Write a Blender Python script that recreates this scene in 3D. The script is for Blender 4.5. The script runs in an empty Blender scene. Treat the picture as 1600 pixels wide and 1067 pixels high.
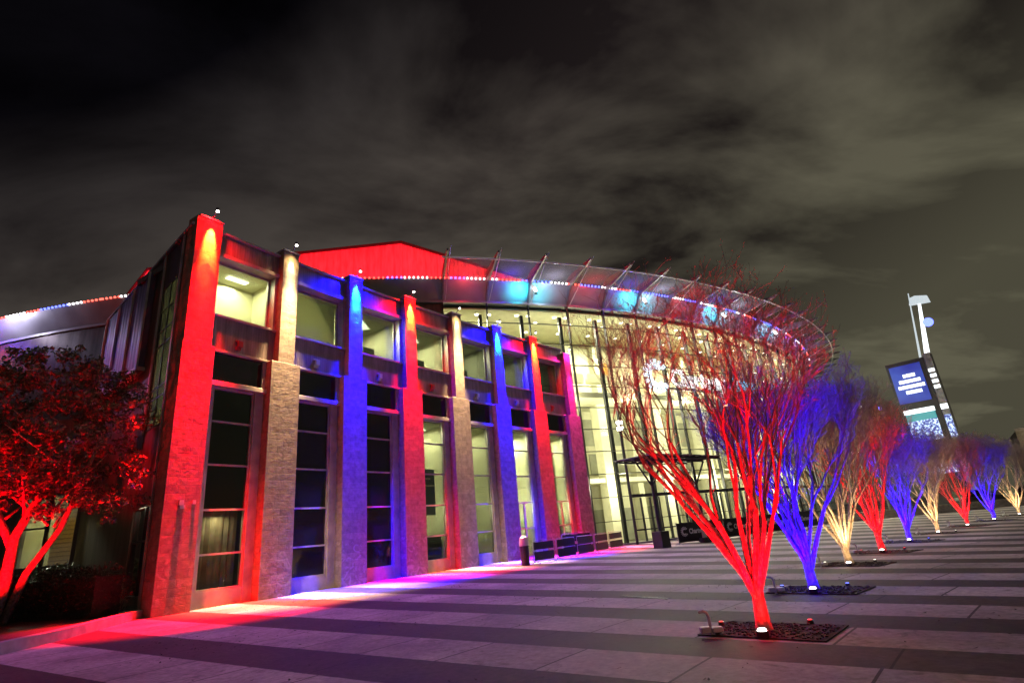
import bpy, bmesh, math, random
from mathutils import Vector, Matrix
sc = bpy.context.scene
rad = math.radians

# ------------------------------------------------------------------ camera
EYE = 1.6
cam_d = bpy.data.cameras.new("camera"); cam = bpy.data.objects.new("camera", cam_d)
sc.collection.objects.link(cam); sc.camera = cam
cam_d.sensor_width = 36.0; cam_d.lens = 857.7 / 1600 * 36.0
cam_d.clip_start = 0.1; cam_d.clip_end = 3000
_p, _r = rad(19.20), rad(-5.28)
_f = Vector((0, math.cos(_p), math.sin(_p))); _R = Vector((1, 0, 0)); _U = _R.cross(_f)
_R2 = math.cos(_r) * _R + math.sin(_r) * _U; _U2 = -math.sin(_r) * _R + math.cos(_r) * _U
M = Matrix((( _R2.x, _U2.x, -_f.x, 0), (_R2.y, _U2.y, -_f.y, 0), (_R2.z, _U2.z, -_f.z, EYE), (0, 0, 0, 1)))
cam.matrix_world = M

# ------------------------------------------------------------------ world: night sky with lit cloud
w = bpy.data.worlds.new("World"); sc.world = w; w.use_nodes = True
nt = w.node_tree; N = nt.nodes; L = nt.links; N.clear()
def nd(nt, t, **k):
    n = nt.nodes.new(t)
    for a, b in k.items():
        setattr(n, a, b)
    return n
def mth(nt, op, a, b=None, c=None):
    n = nt.nodes.new('ShaderNodeMath'); n.operation = op
    for i, v in enumerate((a, b, c)):
        if v is None: continue
        if isinstance(v, (int, float)): n.inputs[i].default_value = v
        else: nt.links.new(v, n.inputs[i])
    return n.outputs[0]
def ramp(nt, fac, stops, interp='LINEAR'):
    n = nt.nodes.new('ShaderNodeValToRGB'); cr = n.color_ramp; cr.interpolation = interp
    while len(cr.elements) < len(stops): cr.elements.new(0.5)
    for e, (p, c) in zip(cr.elements, stops):
        e.position = p; e.color = (*c, 1) if len(c) == 3 else c
    nt.links.new(fac, n.inputs[0]); return n.outputs[0]
def mixc(nt, fac, a, b, blend='MIX'):
    n = nt.nodes.new('ShaderNodeMix'); n.data_type = 'RGBA'; n.blend_type = blend
    for i, v in ((0, fac), (6, a), (7, b)):
        if isinstance(v, (int, float)): n.inputs[i].default_value = v
        elif isinstance(v, tuple): n.inputs[i].default_value = (*v, 1)
        else: nt.links.new(v, n.inputs[i])
    return n.outputs[2]
tc = nd(nt, 'ShaderNodeTexCoord'); sep = nd(nt, 'ShaderNodeSeparateXYZ'); L.new(tc.outputs['Generated'], sep.inputs[0])
X, Y, Z = sep.outputs
# cloud layer: project the direction on a flat ceiling so that clouds stretch towards the horizon
zz = mth(nt, 'MAXIMUM', mth(nt, 'ADD', Z, 0.22), 0.12)
cx_ = mth(nt, 'DIVIDE', X, zz); cy_ = mth(nt, 'DIVIDE', Y, zz)
cmb = nd(nt, 'ShaderNodeCombineXYZ'); L.new(cx_, cmb.inputs[0]); L.new(cy_, cmb.inputs[1])
mp = nd(nt, 'ShaderNodeMapping'); mp.inputs['Rotation'].default_value = (0, 0, rad(-28)); mp.inputs['Scale'].default_value = (0.75, 1.35, 1); mp.inputs['Location'].default_value = (7.3, 4.4, 0.4)
L.new(cmb.outputs[0], mp.inputs[0])
n1 = nd(nt, 'ShaderNodeTexNoise'); n1.inputs['Scale'].default_value = 1.7; n1.inputs['Detail'].default_value = 7; n1.inputs['Roughness'].default_value = 0.55; n1.inputs['Distortion'].default_value = 0.35
L.new(mp.outputs[0], n1.inputs['Vector'])
n2 = nd(nt, 'ShaderNodeTexNoise'); n2.inputs['Scale'].default_value = 2.7; n2.inputs['Detail'].default_value = 4
L.new(mp.outputs[0], n2.inputs['Vector'])
nn = mth(nt, 'ADD', mth(nt, 'MULTIPLY', n1.outputs[0], 0.75), mth(nt, 'MULTIPLY', n2.outputs[0], 0.25))
cl = mth(nt, 'SMOOTHSTEP' if False else 'MULTIPLY', mth(nt, 'SUBTRACT', nn, 0.43), 5.5)
cln = nd(nt, 'ShaderNodeClamp'); L.new(cl, cln.inputs[0])
# town glow: strongest low on the right, fading to the left and overhead
g = mth(nt, 'ADD', mth(nt, 'MULTIPLY', X, 0.58), mth(nt, 'MULTIPLY', Z, -1.0))
g = mth(nt, 'ADD', g, 0.92)
gl = nd(nt, 'ShaderNodeClamp'); L.new(g, gl.inputs[0])
glow = ramp(nt, gl.outputs[0], [(0.0, (0.003, 0.0027, 0.004)), (0.10, (0.024, 0.021, 0.021)), (0.32, (0.060, 0.052, 0.045)), (0.7, (0.072, 0.068, 0.049)), (1.0, (0.082, 0.080, 0.054))])
thin = mixc(nt, 1.0, glow, (0.20, 0.17, 0.20), 'MULTIPLY')
full = mixc(nt, 1.0, glow, (1.35, 1.3, 1.25), 'MULTIPLY')
low = mth(nt, 'MULTIPLY', mth(nt, 'SUBTRACT', gl.outputs[0], 0.70), 2.6)
lowc = nd(nt, 'ShaderNodeClamp'); L.new(low, lowc.inputs[0])
fac = mth(nt, 'MAXIMUM', cln.outputs[0], mth(nt, 'MULTIPLY', lowc.outputs[0], 0.72))
sky = mixc(nt, fac, thin, full)
bg = nd(nt, 'ShaderNodeBackground'); L.new(sky, bg.inputs[0]); bg.inputs[1].default_value = 1.0
wo = nd(nt, 'ShaderNodeOutputWorld'); L.new(bg.outputs[0], wo.inputs[0])

# ------------------------------------------------------------------ weak, very soft night light over the plaza
sd = bpy.data.lights.new("night_glow", 'SUN'); sd.energy = 0.28; sd.angle = rad(40); sd.color = (1.0, 0.86, 0.80)
so = bpy.data.objects.new("night_glow", sd); sc.collection.objects.link(so); so.rotation_euler = (rad(9), 0, rad(35))

sc.view_settings.view_transform = 'Standard'; sc.view_settings.look = 'None'; sc.view_settings.exposure = 0.0; sc.view_settings.gamma = 1.0
sc.render.engine = 'CYCLES'
cy = sc.cycles
cy.use_denoising = True; cy.max_bounces = 6; cy.diffuse_bounces = 3; cy.glossy_bounces = 3; cy.transmission_bounces = 4
cy.transparent_max_bounces = 12; cy.sample_clamp_indirect = 3.0; cy.use_light_tree = True; cy.caustics_reflective = False; cy.caustics_refractive = False

# ------------------------------------------------------------------ materials
MAT = {}
def principled(name, col, rough=0.6, metal=0.0, noise=0.0, nscale=3.0, bump=0.0, bscale=30.0, spec=0.5):
    m = bpy.data.materials.new(name); m.use_nodes = True; t = m.node_tree
    b = t.nodes['Principled BSDF']; b.inputs['Roughness'].default_value = rough; b.inputs['Metallic'].default_value = metal
    b.inputs['Specular IOR Level'].default_value = spec
    b.inputs['Base Color'].default_value = (*col, 1)
    if noise or bump:
        c = nd(t, 'ShaderNodeTexCoord')
    if noise:
        n = nd(t, 'ShaderNodeTexNoise'); n.inputs['Scale'].default_value = nscale; n.inputs['Detail'].default_value = 6
        t.links.new(c.outputs['Object'], n.inputs['Vector'])
        lo = tuple(v * (1 - noise) for v in col); hi = tuple(min(1, v * (1 + noise)) for v in col)
        t.links.new(ramp(t, n.outputs[0], [(0.3, lo), (0.7, hi)]), b.inputs['Base Color'])
        rr = mth(t, 'ADD', mth(t, 'MULTIPLY', n.outputs[0], 0.3), rough - 0.15); t.links.new(rr, b.inputs['Roughness'])
    if bump:
        n = nd(t, 'ShaderNodeTexNoise'); n.inputs['Scale'].default_value = bscale; n.inputs['Detail'].default_value = 5
        t.links.new(c.outputs['Object'], n.inputs['Vector'])
        bp = nd(t, 'ShaderNodeBump'); bp.inputs['Strength'].default_value = bump; bp.inputs['Distance'].default_value = 0.02
        t.links.new(n.outputs[0], bp.inputs['Height']); t.links.new(bp.outputs[0], b.inputs['Normal'])
    MAT[name] = m; return m
def emis(name, col, strength):
    m = bpy.data.materials.new(name); m.use_nodes = True; t = m.node_tree
    b = t.nodes['Principled BSDF']; b.inputs['Base Color'].default_value = (0.05, 0.05, 0.05, 1)
    b.inputs['Emission Color'].default_value = (*col, 1); b.inputs['Emission Strength'].default_value = strength
    MAT[name] = m; return m
def uvn(t, sx=1, sy=1):
    c = nd(t, 'ShaderNodeUVMap'); mpn = nd(t, 'ShaderNodeMapping'); mpn.inputs['Scale'].default_value = (sx, sy, 1)
    t.links.new(c.outputs[0], mpn.inputs[0]); return mpn.outputs[0]

def stone():
    m = principled('stone', (0.36, 0.31, 0.25), 0.95, spec=0.05); t = m.node_tree; b = t.nodes['Principled BSDF']
    uv = uvn(t)
    br = nd(t, 'ShaderNodeTexBrick'); br.offset = 0.43; br.squash = 1.0
    br.inputs['Color1'].default_value = (0.27, 0.225, 0.175, 1); br.inputs['Color2'].default_value = (0.20, 0.167, 0.133, 1); br.inputs['Mortar'].default_value = (0.20, 0.17, 0.14, 1)
    br.inputs['Scale'].default_value = 1.0; br.inputs['Mortar Size'].default_value = 0.011; br.inputs['Mortar Smooth'].default_value = 0.5
    br.inputs['Brick Width'].default_value = 0.66; br.inputs['Row Height'].default_value = 0.29; br.inputs['Bias'].default_value = -0.2
    nz = nd(t, 'ShaderNodeTexNoise'); nz.inputs['Scale'].default_value = 3.5; nz.inputs['Detail'].default_value = 8; nz.inputs['Roughness'].default_value = 0.65
    t.links.new(uv, nz.inputs['Vector'])
    add = nd(t, 'ShaderNodeVectorMath', operation='ADD'); sc_ = nd(t, 'ShaderNodeVectorMath', operation='SCALE'); sc_.inputs['Scale'].default_value = 0.045
    t.links.new(nz.outputs['Color'], sc_.inputs[0]); t.links.new(uv, add.inputs[0]); t.links.new(sc_.outputs[0], add.inputs[1]); t.links.new(add.outputs[0], br.inputs['Vector'])
    nv = ramp(t, nz.outputs[0], [(0.25, (0.55, 0.55, 0.55)), (0.72, (1.25, 1.25, 1.25))])
    col = mixc(t, 1.0, br.outputs['Color'], nv, 'MULTIPLY')
    # pale lime bloom in patches on the plinth courses
    sx = nd(t, 'ShaderNodeSeparateXYZ'); t.links.new(uv, sx.inputs[0])
    lowm = mth(t, 'LESS_THAN', sx.outputs[1], 1.95)
    nb = nd(t, 'ShaderNodeTexNoise'); nb.inputs['Scale'].default_value = 2.2; nb.inputs['Detail'].default_value = 9; nb.inputs['Distortion'].default_value = 1.6
    t.links.new(uv, nb.inputs['Vector'])
    pm = ramp(t, nb.outputs[0], [(0.54, (0, 0, 0)), (0.62, (1, 1, 1))])
    col = mixc(t, mth(t, 'MULTIPLY', mth(t, 'MULTIPLY', lowm, pm), 0.45), col, (0.42, 0.39, 0.35))
    t.links.new(col, b.inputs['Base Color'])
    nf = nd(t, 'ShaderNodeTexNoise'); nf.inputs['Scale'].default_value = 9; nf.inputs['Detail'].default_value = 8
    t.links.new(uv, nf.inputs['Vector'])
    h = mth(t, 'ADD', mth(t, 'MULTIPLY', br.outputs['Fac'], -1.0), mth(t, 'MULTIPLY', mth(t, 'ADD', nz.outputs[0], mth(t, 'MULTIPLY', nf.outputs[0], 0.6)), 1.3))
    bp = nd(t, 'ShaderNodeBump'); bp.inputs['Strength'].default_value = 0.35; bp.inputs['Distance'].default_value = 0.03
    t.links.new(h, bp.inputs['Height']); t.links.new(bp.outputs[0], b.inputs['Normal'])
stone()
def siding(name, col, period=0.16, depth=0.02, horiz=False, rough=0.45, metal=0.35):
    m = principled(name, col, rough, metal); t = m.node_tree; b = t.nodes['Principled BSDF']
    uv = uvn(t); s = nd(t, 'ShaderNodeSeparateXYZ'); t.links.new(uv, s.inputs[0])
    x = s.outputs[1 if horiz else 0]
    fr_ = mth(t, 'FRACT', mth(t, 'DIVIDE', x, period)); tri = mth(t, 'MULTIPLY', mth(t, 'ABSOLUTE', mth(t, 'SUBTRACT', fr_, 0.5)), 2.0)
    bp = nd(t, 'ShaderNodeBump'); bp.inputs['Strength'].default_value = 0.7; bp.inputs['Distance'].default_value = depth
    t.links.new(tri, bp.inputs['Height']); t.links.new(bp.outputs[0], b.inputs['Normal'])
    nz = nd(t, 'ShaderNodeTexNoise'); nz.inputs['Scale'].default_value = 1.3; nz.inputs['Detail'].default_value = 7
    mpn = nd(t, 'ShaderNodeMapping'); mpn.inputs['Scale'].default_value = (3, 0.5, 1); t.links.new(uv, mpn.inputs[0]); t.links.new(mpn.outputs[0], nz.inputs[0])
    c0 = ramp(t, nz.outputs[0], [(0.3, tuple(v * 0.65 for v in col)), (0.7, tuple(v * 1.3 for v in col))])
    edge = ramp(t, tri, [(0.0, (0.72, 0.72, 0.72)), (0.25, (1, 1, 1))])
    t.links.new(mixc(t, 1.0, c0, edge, 'MULTIPLY'), b.inputs['Base Color'])
siding('siding', (0.30, 0.25, 0.25), 0.12, 0.008)
siding('brown_panel', (0.11, 0.085, 0.07), 1.2, 0.01)
siding('violet_mesh', (0.13, 0.10, 0.17), 0.5, 0.03)
principled('trim', (0.42, 0.38, 0.37), 0.45, 0.2, 0.25, 2.0)
principled('roof_membrane', (0.12, 0.11, 0.11), 0.9)
principled('roof_red_wall', (0.42, 0.38, 0.36), 0.75, 0, 0.15, 0.6)
principled('dark_metal', (0.035, 0.035, 0.04), 0.4, 0.5, 0.2)
principled('mid_metal', (0.22, 0.22, 0.24), 0.4, 0.6, 0.2)
principled('soffit', (0.34, 0.35, 0.36), 0.45, 0.3, 0.15, 0.8)
principled('canopy_skin', (0.16, 0.16, 0.17), 0.5, 0.3, 0.2, 0.8)
principled('pale_metal', (0.62, 0.62, 0.64), 0.35, 0.4)
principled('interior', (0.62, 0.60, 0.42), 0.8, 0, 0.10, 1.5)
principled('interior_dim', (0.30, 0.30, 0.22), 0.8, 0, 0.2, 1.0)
principled('carpet', (0.10, 0.09, 0.07), 0.95)
principled('curtain', (0.30, 0.24, 0.17), 0.9, 0, 0.3, 2.0)
principled('dark_fabric', (0.012, 0.012, 0.016), 0.8, 0, 0.3, 5)
principled('orange_panel', (0.7, 0.32, 0.05), 0.6)
principled('poster', (0.06, 0.10, 0.20), 0.5)
principled('white_print', (0.75, 0.76, 0.78), 0.6)
principled('bark', (0.32, 0.25, 0.20), 0.8, 0, 0.6, 14.0, 1.0, 55)
principled('twig', (0.26, 0.20, 0.16), 0.8, 0, 0.3, 6.0)
principled('mulch', (0.035, 0.024, 0.02), 0.95, 0, 0.6, 25.0, 1.0, 40)
principled('kerb_concrete', (0.30, 0.27, 0.23), 0.85, 0, 0.25, 3.0, 0.3, 60)
principled('white_plastic', (0.62, 0.62, 0.62), 0.5)
principled('red_plastic', (0.4, 0.03, 0.03), 0.4)
principled('glass_dark', (0.006, 0.006, 0.012), 0.06, 0, spec=0.6)
emis('lamp_white', (1, 0.93, 0.85), 9); emis('lens_hot', (1, 0.9, 0.8), 14); emis('ceiling_light', (1, 0.97, 0.80), 3.2)
emis('led_white', (1, 0.92, 0.95), 4.5); emis('led_red', (1, 0.10, 0.07), 3.6); emis('led_blue', (0.10, 0.14, 1.0), 4.5)
emis('led_red_deep', (1, 0.03, 0.03), 2.0)
emis('sign_white', (0.92, 1.0, 0.98), 2.6); emis('sign_pale', (0.60, 0.84, 0.95), 2.6); emis('sign_cyan', (0.04, 0.62, 0.78), 3.0)
emis('screen_white', (0.9, 0.97, 1.0), 2.2); emis('fin_white', (0.75, 0.85, 0.9), 0.8)
def glass():
    m = bpy.data.materials.new('glass'); m.use_nodes = True; t = m.node_tree; t.nodes.clear()
    tr = nd(t, 'ShaderNodeBsdfTransparent'); tr.inputs[0].default_value = (0.86, 0.90, 0.80, 1)
    gl_ = nd(t, 'ShaderNodeBsdfGlossy'); gl_.inputs['Roughness'].default_value = 0.03; gl_.inputs[0].default_value = (0.8, 0.85, 0.85, 1)
    fr_ = nd(t, 'ShaderNodeFresnel'); fr_.inputs[0].default_value = 1.5
    mx = nd(t, 'ShaderNodeMixShader'); t.links.new(mth(t, 'MULTIPLY', fr_.outputs[0], 0.8), mx.inputs[0]); t.links.new(tr.outputs[0], mx.inputs[1]); t.links.new(gl_.outputs[0], mx.inputs[2])
    o = nd(t, 'ShaderNodeOutputMaterial'); t.links.new(mx.outputs[0], o.inputs[0]); MAT['glass'] = m
glass()
def screen():
    m = bpy.data.materials.new('screen_blue'); m.use_nodes = True; t = m.node_tree; b = t.nodes['Principled BSDF']
    c = nd(t, 'ShaderNodeTexCoord'); n = nd(t, 'ShaderNodeTexNoise'); n.inputs['Scale'].default_value = 0.35
    t.links.new(c.outputs['Object'], n.inputs[0])
    t.links.new(ramp(t, n.outputs[0], [(0.35, (0.015, 0.03, 0.42)), (0.65, (0.05, 0.11, 0.62))]), b.inputs['Emission Color'])
    b.inputs['Base Color'].default_value = (0.01, 0.01, 0.02, 1); b.inputs['Emission Strength'].default_value = 0.75; MAT['screen_blue'] = m
    m = bpy.data.materials.new('screen_specks'); m.use_nodes = True; t = m.node_tree; b = t.nodes['Principled BSDF']
    uv = uvn(t); n = nd(t, 'ShaderNodeTexNoise'); n.inputs['Scale'].default_value = 3.6; n.inputs['Detail'].default_value = 3; n.inputs['Roughness'].default_value = 0.7
    t.links.new(uv, n.inputs[0])
    s = nd(t, 'ShaderNodeSeparateXYZ'); t.links.new(uv, s.inputs[0])
    t.links.new(ramp(t, n.outputs[0], [(0.42, (0.02, 0.02, 0.16)), (0.50, (0.10, 0.16, 0.45)), (0.57, (0.65, 0.80, 0.95))]), b.inputs['Emission Color'])
    b.inputs['Base Color'].default_value = (0.01, 0.01, 0.02, 1); b.inputs['Emission Strength'].default_value = 1.7; MAT['screen_specks'] = m
    emis('screen_teal', (0.05, 0.50, 0.55), 0.7)
screen()
def veil(name, col, amt, trans=False):
    m = bpy.data.materials.new(name); m.use_nodes = True; t = m.node_tree; t.nodes.clear()
    d = nd(t, 'ShaderNodeBsdfDiffuse'); d.inputs[0].default_value = (*col, 1)
    tr = nd(t, 'ShaderNodeBsdfTranslucent' if trans else 'ShaderNodeBsdfTransparent')
    if trans: tr.inputs[0].default_value = (*col, 1)
    mx = nd(t, 'ShaderNodeMixShader'); mx.inputs[0].default_value = amt; t.links.new(d.outputs[0], mx.inputs[1]); t.links.new(tr.outputs[0], mx.inputs[2])
    o = nd(t, 'ShaderNodeOutputMaterial'); t.links.new(mx.outputs[0], o.inputs[0]); MAT[name] = m
veil('canopy_mesh', (0.22, 0.22, 0.24), 0.62); veil('lit_blind', (0.66, 0.66, 0.48), 0.6, True); veil('blind', (0.6, 0.45, 0.16), 0.55, True)
def slats():
    t = MAT['blind'].node_tree; s = nd(t, 'ShaderNodeSeparateXYZ'); t.links.new(uvn(t), s.inputs[0])
    f = mth(t, 'FRACT', mth(t, 'DIVIDE', s.outputs[1], 0.21)); c = ramp(t, f, [(0.0, (0.25, 0.16, 0.05)), (0.22, (0.72, 0.55, 0.20)), (0.85, (0.62, 0.46, 0.15)), (1.0, (0.25, 0.16, 0.05))])
    for n in t.nodes:
        if n.type in ('BSDF_DIFFUSE', 'BSDF_TRANSLUCENT'): t.links.new(c, n.inputs[0])
slats()
siding('roof_red_wall', (0.42, 0.38, 0.36), 1.35, 0.03, False, 0.75, 0.0)

# plaza paving: pale and dark bands that fan out from one centre
PC = (33.4, -18.1)
def plaza_mat():
    m = principled('paving', (0.2, 0.2, 0.2), 0.7, spec=0.12); t = m.node_tree; b = t.nodes['Principled BSDF']
    g_ = nd(t, 'ShaderNodeNewGeometry'); s = nd(t, 'ShaderNodeSeparateXYZ'); t.links.new(g_.outputs['Position'], s.inputs[0])
    dx = mth(t, 'SUBTRACT', s.outputs[0], PC[0]); dy = mth(t, 'SUBTRACT', s.outputs[1], PC[1])
    ang = mth(t, 'MULTIPLY', mth(t, 'ARCTAN2', dy, dx), 180 / math.pi)
    r_ = mth(t, 'SQRT', mth(t, 'ADD', mth(t, 'MULTIPLY', dx, dx), mth(t, 'MULTIPLY', dy, dy)))
    nw = nd(t, 'ShaderNodeTexNoise'); nw.inputs['Scale'].default_value = 6; nw.inputs['Detail'].default_value = 4; t.links.new(g_.outputs['Position'], nw.inputs[0])
    wob = mth(t, 'MULTIPLY', mth(t, 'SUBTRACT', nw.outputs[0], 0.5), 0.05)
    k = mth(t, 'DIVIDE', mth(t, 'SUBTRACT', mth(t, 'ADD', ang, wob), 134.55), 3.09)
    f = mth(t, 'FRACT', mth(t, 'ADD', k, 200.0)); idx = mth(t, 'FLOOR', k)
    light = mth(t, 'LESS_THAN', f, 0.54)
    # distance from the band edges, in metres, for a dark joint line
    e1 = mth(t, 'MINIMUM', f, mth(t, 'ABSOLUTE', mth(t, 'SUBTRACT', f, 0.54)))
    edge = mth(t, 'LESS_THAN', mth(t, 'MULTIPLY', mth(t, 'MULTIPLY', e1, 0.054), r_), 0.012)
    # cross joints of the pale slabs
    jr = mth(t, 'FRACT', mth(t, 'ADD', mth(t, 'DIVIDE', r_, 1.78), mth(t, 'MULTIPLY', idx, 0.37)))
    jn = mth(t, 'LESS_THAN', mth(t, 'ABSOLUTE', mth(t, 'SUBTRACT', jr, 0.5)), 0.0095)
    jd = mth(t, 'FRACT', mth(t, 'ADD', mth(t, 'DIVIDE', r_, 4.9), mth(t, 'MULTIPLY', idx, 0.61)))
    jd = mth(t, 'LESS_THAN', mth(t, 'ABSOLUTE', mth(t, 'SUBTRACT', jd, 0.5)), 0.003)
    jn = mth(t, 'ADD', mth(t, 'MULTIPLY', jn, light), mth(t, 'MULTIPLY', jd, mth(t, 'SUBTRACT', 1.0, light)))
    # per slab tone
    slab = mth(t, 'FLOOR', mth(t, 'ADD', mth(t, 'ADD', mth(t, 'DIVIDE', r_, 1.78), mth(t, 'MULTIPLY', idx, 0.37)), 0.5))
    cb = nd(t, 'ShaderNodeCombineXYZ'); t.links.new(slab, cb.inputs[0]); t.links.new(idx, cb.inputs[1])
    wn = nd(t, 'ShaderNodeTexWhiteNoise'); t.links.new(cb.outputs[0], wn.inputs['Vector'])
    n1 = nd(t, 'ShaderNodeTexNoise'); n1.inputs['Scale'].default_value = 0.45; n1.inputs['Detail'].default_value = 7; n1.inputs['Roughness'].default_value = 0.6; t.links.new(g_.outputs['Position'], n1.inputs[0])
    n2 = nd(t, 'ShaderNodeTexNoise'); n2.inputs['Scale'].default_value = 9.0; n2.inputs['Detail'].default_value = 8; n2.inputs['Roughness'].default_value = 0.7; t.links.new(g_.outputs['Position'], n2.inputs[0])
    n3 = nd(t, 'ShaderNodeTexNoise'); n3.inputs['Scale'].default_value = 1.6; n3.inputs['Detail'].default_value = 9; n3.inputs['Roughness'].default_value = 0.75; n3.inputs['Distortion'].default_value = 1.2; t.links.new(g_.outputs['Position'], n3.inputs[0])
    base = mixc(t, light, (0.078, 0.066, 0.061), (0.40, 0.355, 0.335))
    base = mixc(t, 1.0, base, ramp(t, n1.outputs[0], [(0.32, (0.55, 0.55, 0.55)), (0.68, (1.3, 1.27, 1.25))]), 'MULTIPLY')
    base = mixc(t, 1.0, base, ramp(t, n2.outputs[0], [(0.3, (0.60, 0.60, 0.60)), (0.7, (1.30, 1.30, 1.30))]), 'MULTIPLY')
    wv = nd(t, 'ShaderNodeMapRange'); wv.inputs['To Min'].default_value = 0.84; wv.inputs['To Max'].default_value = 1.12; t.links.new(wn.outputs['Value'], wv.inputs[0])
    cv = nd(t, 'ShaderNodeCombineColor')
    for i in range(3): t.links.new(wv.outputs[0], cv.inputs[i])
    base = mixc(t, light, base, mixc(t, 1.0, base, cv.outputs[0], 'MULTIPLY'))
    stain = ramp(t, n3.outputs[0], [(0.56, (0, 0, 0)), (0.66, (1, 1, 1))])
    base = mixc(t, mth(t, 'MULTIPLY', stain, 0.6), base, (0.05, 0.042, 0.04))
    base = mixc(t, mth(t, 'MULTIPLY', mth(t, 'MAXIMUM', jn, mth(t, 'MULTIPLY', edge, 0.7)), 0.85), base, (0.018, 0.016, 0.016))
    t.links.new(base, b.inputs['Base Color'])
    t.links.new(mth(t, 'ADD', mth(t, 'MULTIPLY', n1.outputs[0], 0.4), 0.52), b.inputs['Roughness'])
    bp = nd(t, 'ShaderNodeBump'); bp.inputs['Strength'].default_value = 0.7; bp.inputs['Distance'].default_value = 0.010
    t.links.new(mth(t, 'SUBTRACT', mth(t, 'ADD', n2.outputs[0], mth(t, 'MULTIPLY', n3.outputs[0], 0.5)), mth(t, 'MULTIPLY', jn, 2.0)), bp.inputs['Height']); t.links.new(bp.outputs[0], b.inputs['Normal'])
plaza_mat()
def leaf_mat():
    m = principled('leaf', (0.07, 0.09, 0.05), 0.5); t = m.node_tree; b = t.nodes['Principled BSDF']
    g_ = nd(t, 'ShaderNodeObjectInfo'); c = nd(t, 'ShaderNodeTexCoord'); n = nd(t, 'ShaderNodeTexNoise'); n.inputs['Scale'].default_value = 4.0; t.links.new(c.outputs['Object'], n.inputs[0])
    t.links.new(ramp(t, n.outputs[0], [(0.3, (0.05, 0.06, 0.035)), (0.7, (0.12, 0.13, 0.08))]), b.inputs['Base Color'])
    principled('hedge_leaf', (0.018, 0.024, 0.014), 0.6, 0, 0.4, 6); principled('shrub_leaf', (0.10, 0.12, 0.06), 0.5, 0, 0.4, 6)
leaf_mat()

# ------------------------------------------------------------------ mesh helpers
class MB:
    def __init__(s): s.v = []; s.f = []; s.uv = []; s.mi = []; s.m = 0
    def face(s, pts, uvs=None):
        b = len(s.v); s.v += [tuple(p) for p in pts]; s.f.append(tuple(range(b, b + len(pts))))
        s.uv += list(uvs) if uvs else [(0, 0)] * len(pts); s.mi.append(s.m)
    def box(s, fr, u0, u1, v0, v1, w0, w1):
        o, t, n = fr
        def P(u, v, w_): return (o[0] + t[0] * u + n[0] * v, o[1] + t[1] * u + n[1] * v, w_)
        F = [((u0, v1, w0), (u1, v1, w0), (u1, v1, w1), (u0, v1, w1), 0), ((u1, v0, w0), (u0, v0, w0), (u0, v0, w1), (u1, v0, w1), 0),
             ((u1, v1, w0), (u1, v0, w0), (u1, v0, w1), (u1, v1, w1), 1), ((u0, v0, w0), (u0, v1, w0), (u0, v1, w1), (u0, v0, w1), 1),
             ((u0, v1, w1), (u1, v1, w1), (u1, v0, w1), (u0, v0, w1), 2), ((u0, v0, w0), (u1, v0, w0), (u1, v1, w0), (u0, v1, w0), 2)]
        for a, b, c, d, k in F:
            q = (a, b, c, d); uv = [(p[0], p[2]) if k == 0 else (p[1], p[2]) if k == 1 else (p[0], p[1]) for p in q]
            s.face([P(*p) for p in q], uv)
    def prism(s, prof, at, along):          # profile polygon (list of 3d points) swept by a vector both ways
        a = [Vector(p) - Vector(along) * 0.5 for p in prof]; b = [Vector(p) + Vector(along) * 0.5 for p in prof]
        s.face(a[::-1]); s.face(b)
        for i in range(len(a)):
            j = (i + 1) % len(a); s.face([a[i], a[j], b[j], b[i]])
    def tube(s, pts, rads, n=6, cap=True):
        pts = [Vector(p) for p in pts]; rings = []
        for i, p in enumerate(pts):
            d = (pts[min(i + 1, len(pts) - 1)] - pts[max(i - 1, 0)]).normalized()
            a = d.cross(Vector((0.3, 0.9, 0.31)) if abs(d.z) > 0.5 else Vector((0, 0, 1))).normalized(); b_ = d.cross(a)
            r_ = rads[i] if isinstance(rads, (list, tuple)) else rads
            k = len(s.v)
            for j in range(n):
                t_ = 2 * math.pi * j / n; s.v.append(tuple(p + a * (math.cos(t_) * r_) + b_ * (math.sin(t_) * r_)))
            rings.append(k)
        for i in range(len(rings) - 1):
            for j in range(n):
                q = (rings[i] + j, rings[i] + (j + 1) % n, rings[i + 1] + (j + 1) % n, rings[i + 1] + j)
                s.f.append(q); s.uv += [(0, 0)] * 4; s.mi.append(s.m)
        if cap:
            for k, rev in ((rings[0], True), (rings[-1], False)):
                q = tuple(range(k, k + n)); s.f.append(q[::-1] if rev else q); s.uv += [(0, 0)] * n; s.mi.append(s.m)
    def build(s, name, mats, parent=None, bevel=0.0, smooth=False):
        me = bpy.data.meshes.new(name); me.from_pydata(s.v, [], s.f)
        ul = me.uv_layers.new(name='UVMap'); flat = [c for p in s.uv for c in p]; ul.data.foreach_set('uv', flat)
        if isinstance(mats, str): mats = [mats]
        for m_ in mats: me.materials.append(MAT[m_])
        me.polygons.foreach_set('material_index', s.mi)
        if smooth: me.polygons.foreach_set('use_smooth', [True] * len(me.polygons))
        me.update(); o = bpy.data.objects.new(name, me); sc.collection.objects.link(o)
        if bevel:
            bm = bmesh.new(); bm.from_mesh(me); bmesh.ops.remove_doubles(bm, verts=bm.verts, dist=1e-5)
            bmesh.ops.bevel(bm, geom=[e for e in bm.edges], offset=bevel, segments=1, affect='EDGES', clamp_overlap=True); bm.to_mesh(me); bm.free()
        if parent: attach(o, parent)
        return o
def attach(o, parent):
    o.parent = parent
    pw = Matrix.LocRotScale(parent.location, parent.rotation_euler, parent.scale)
    o.matrix_parent_inverse = pw.inverted()
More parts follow.
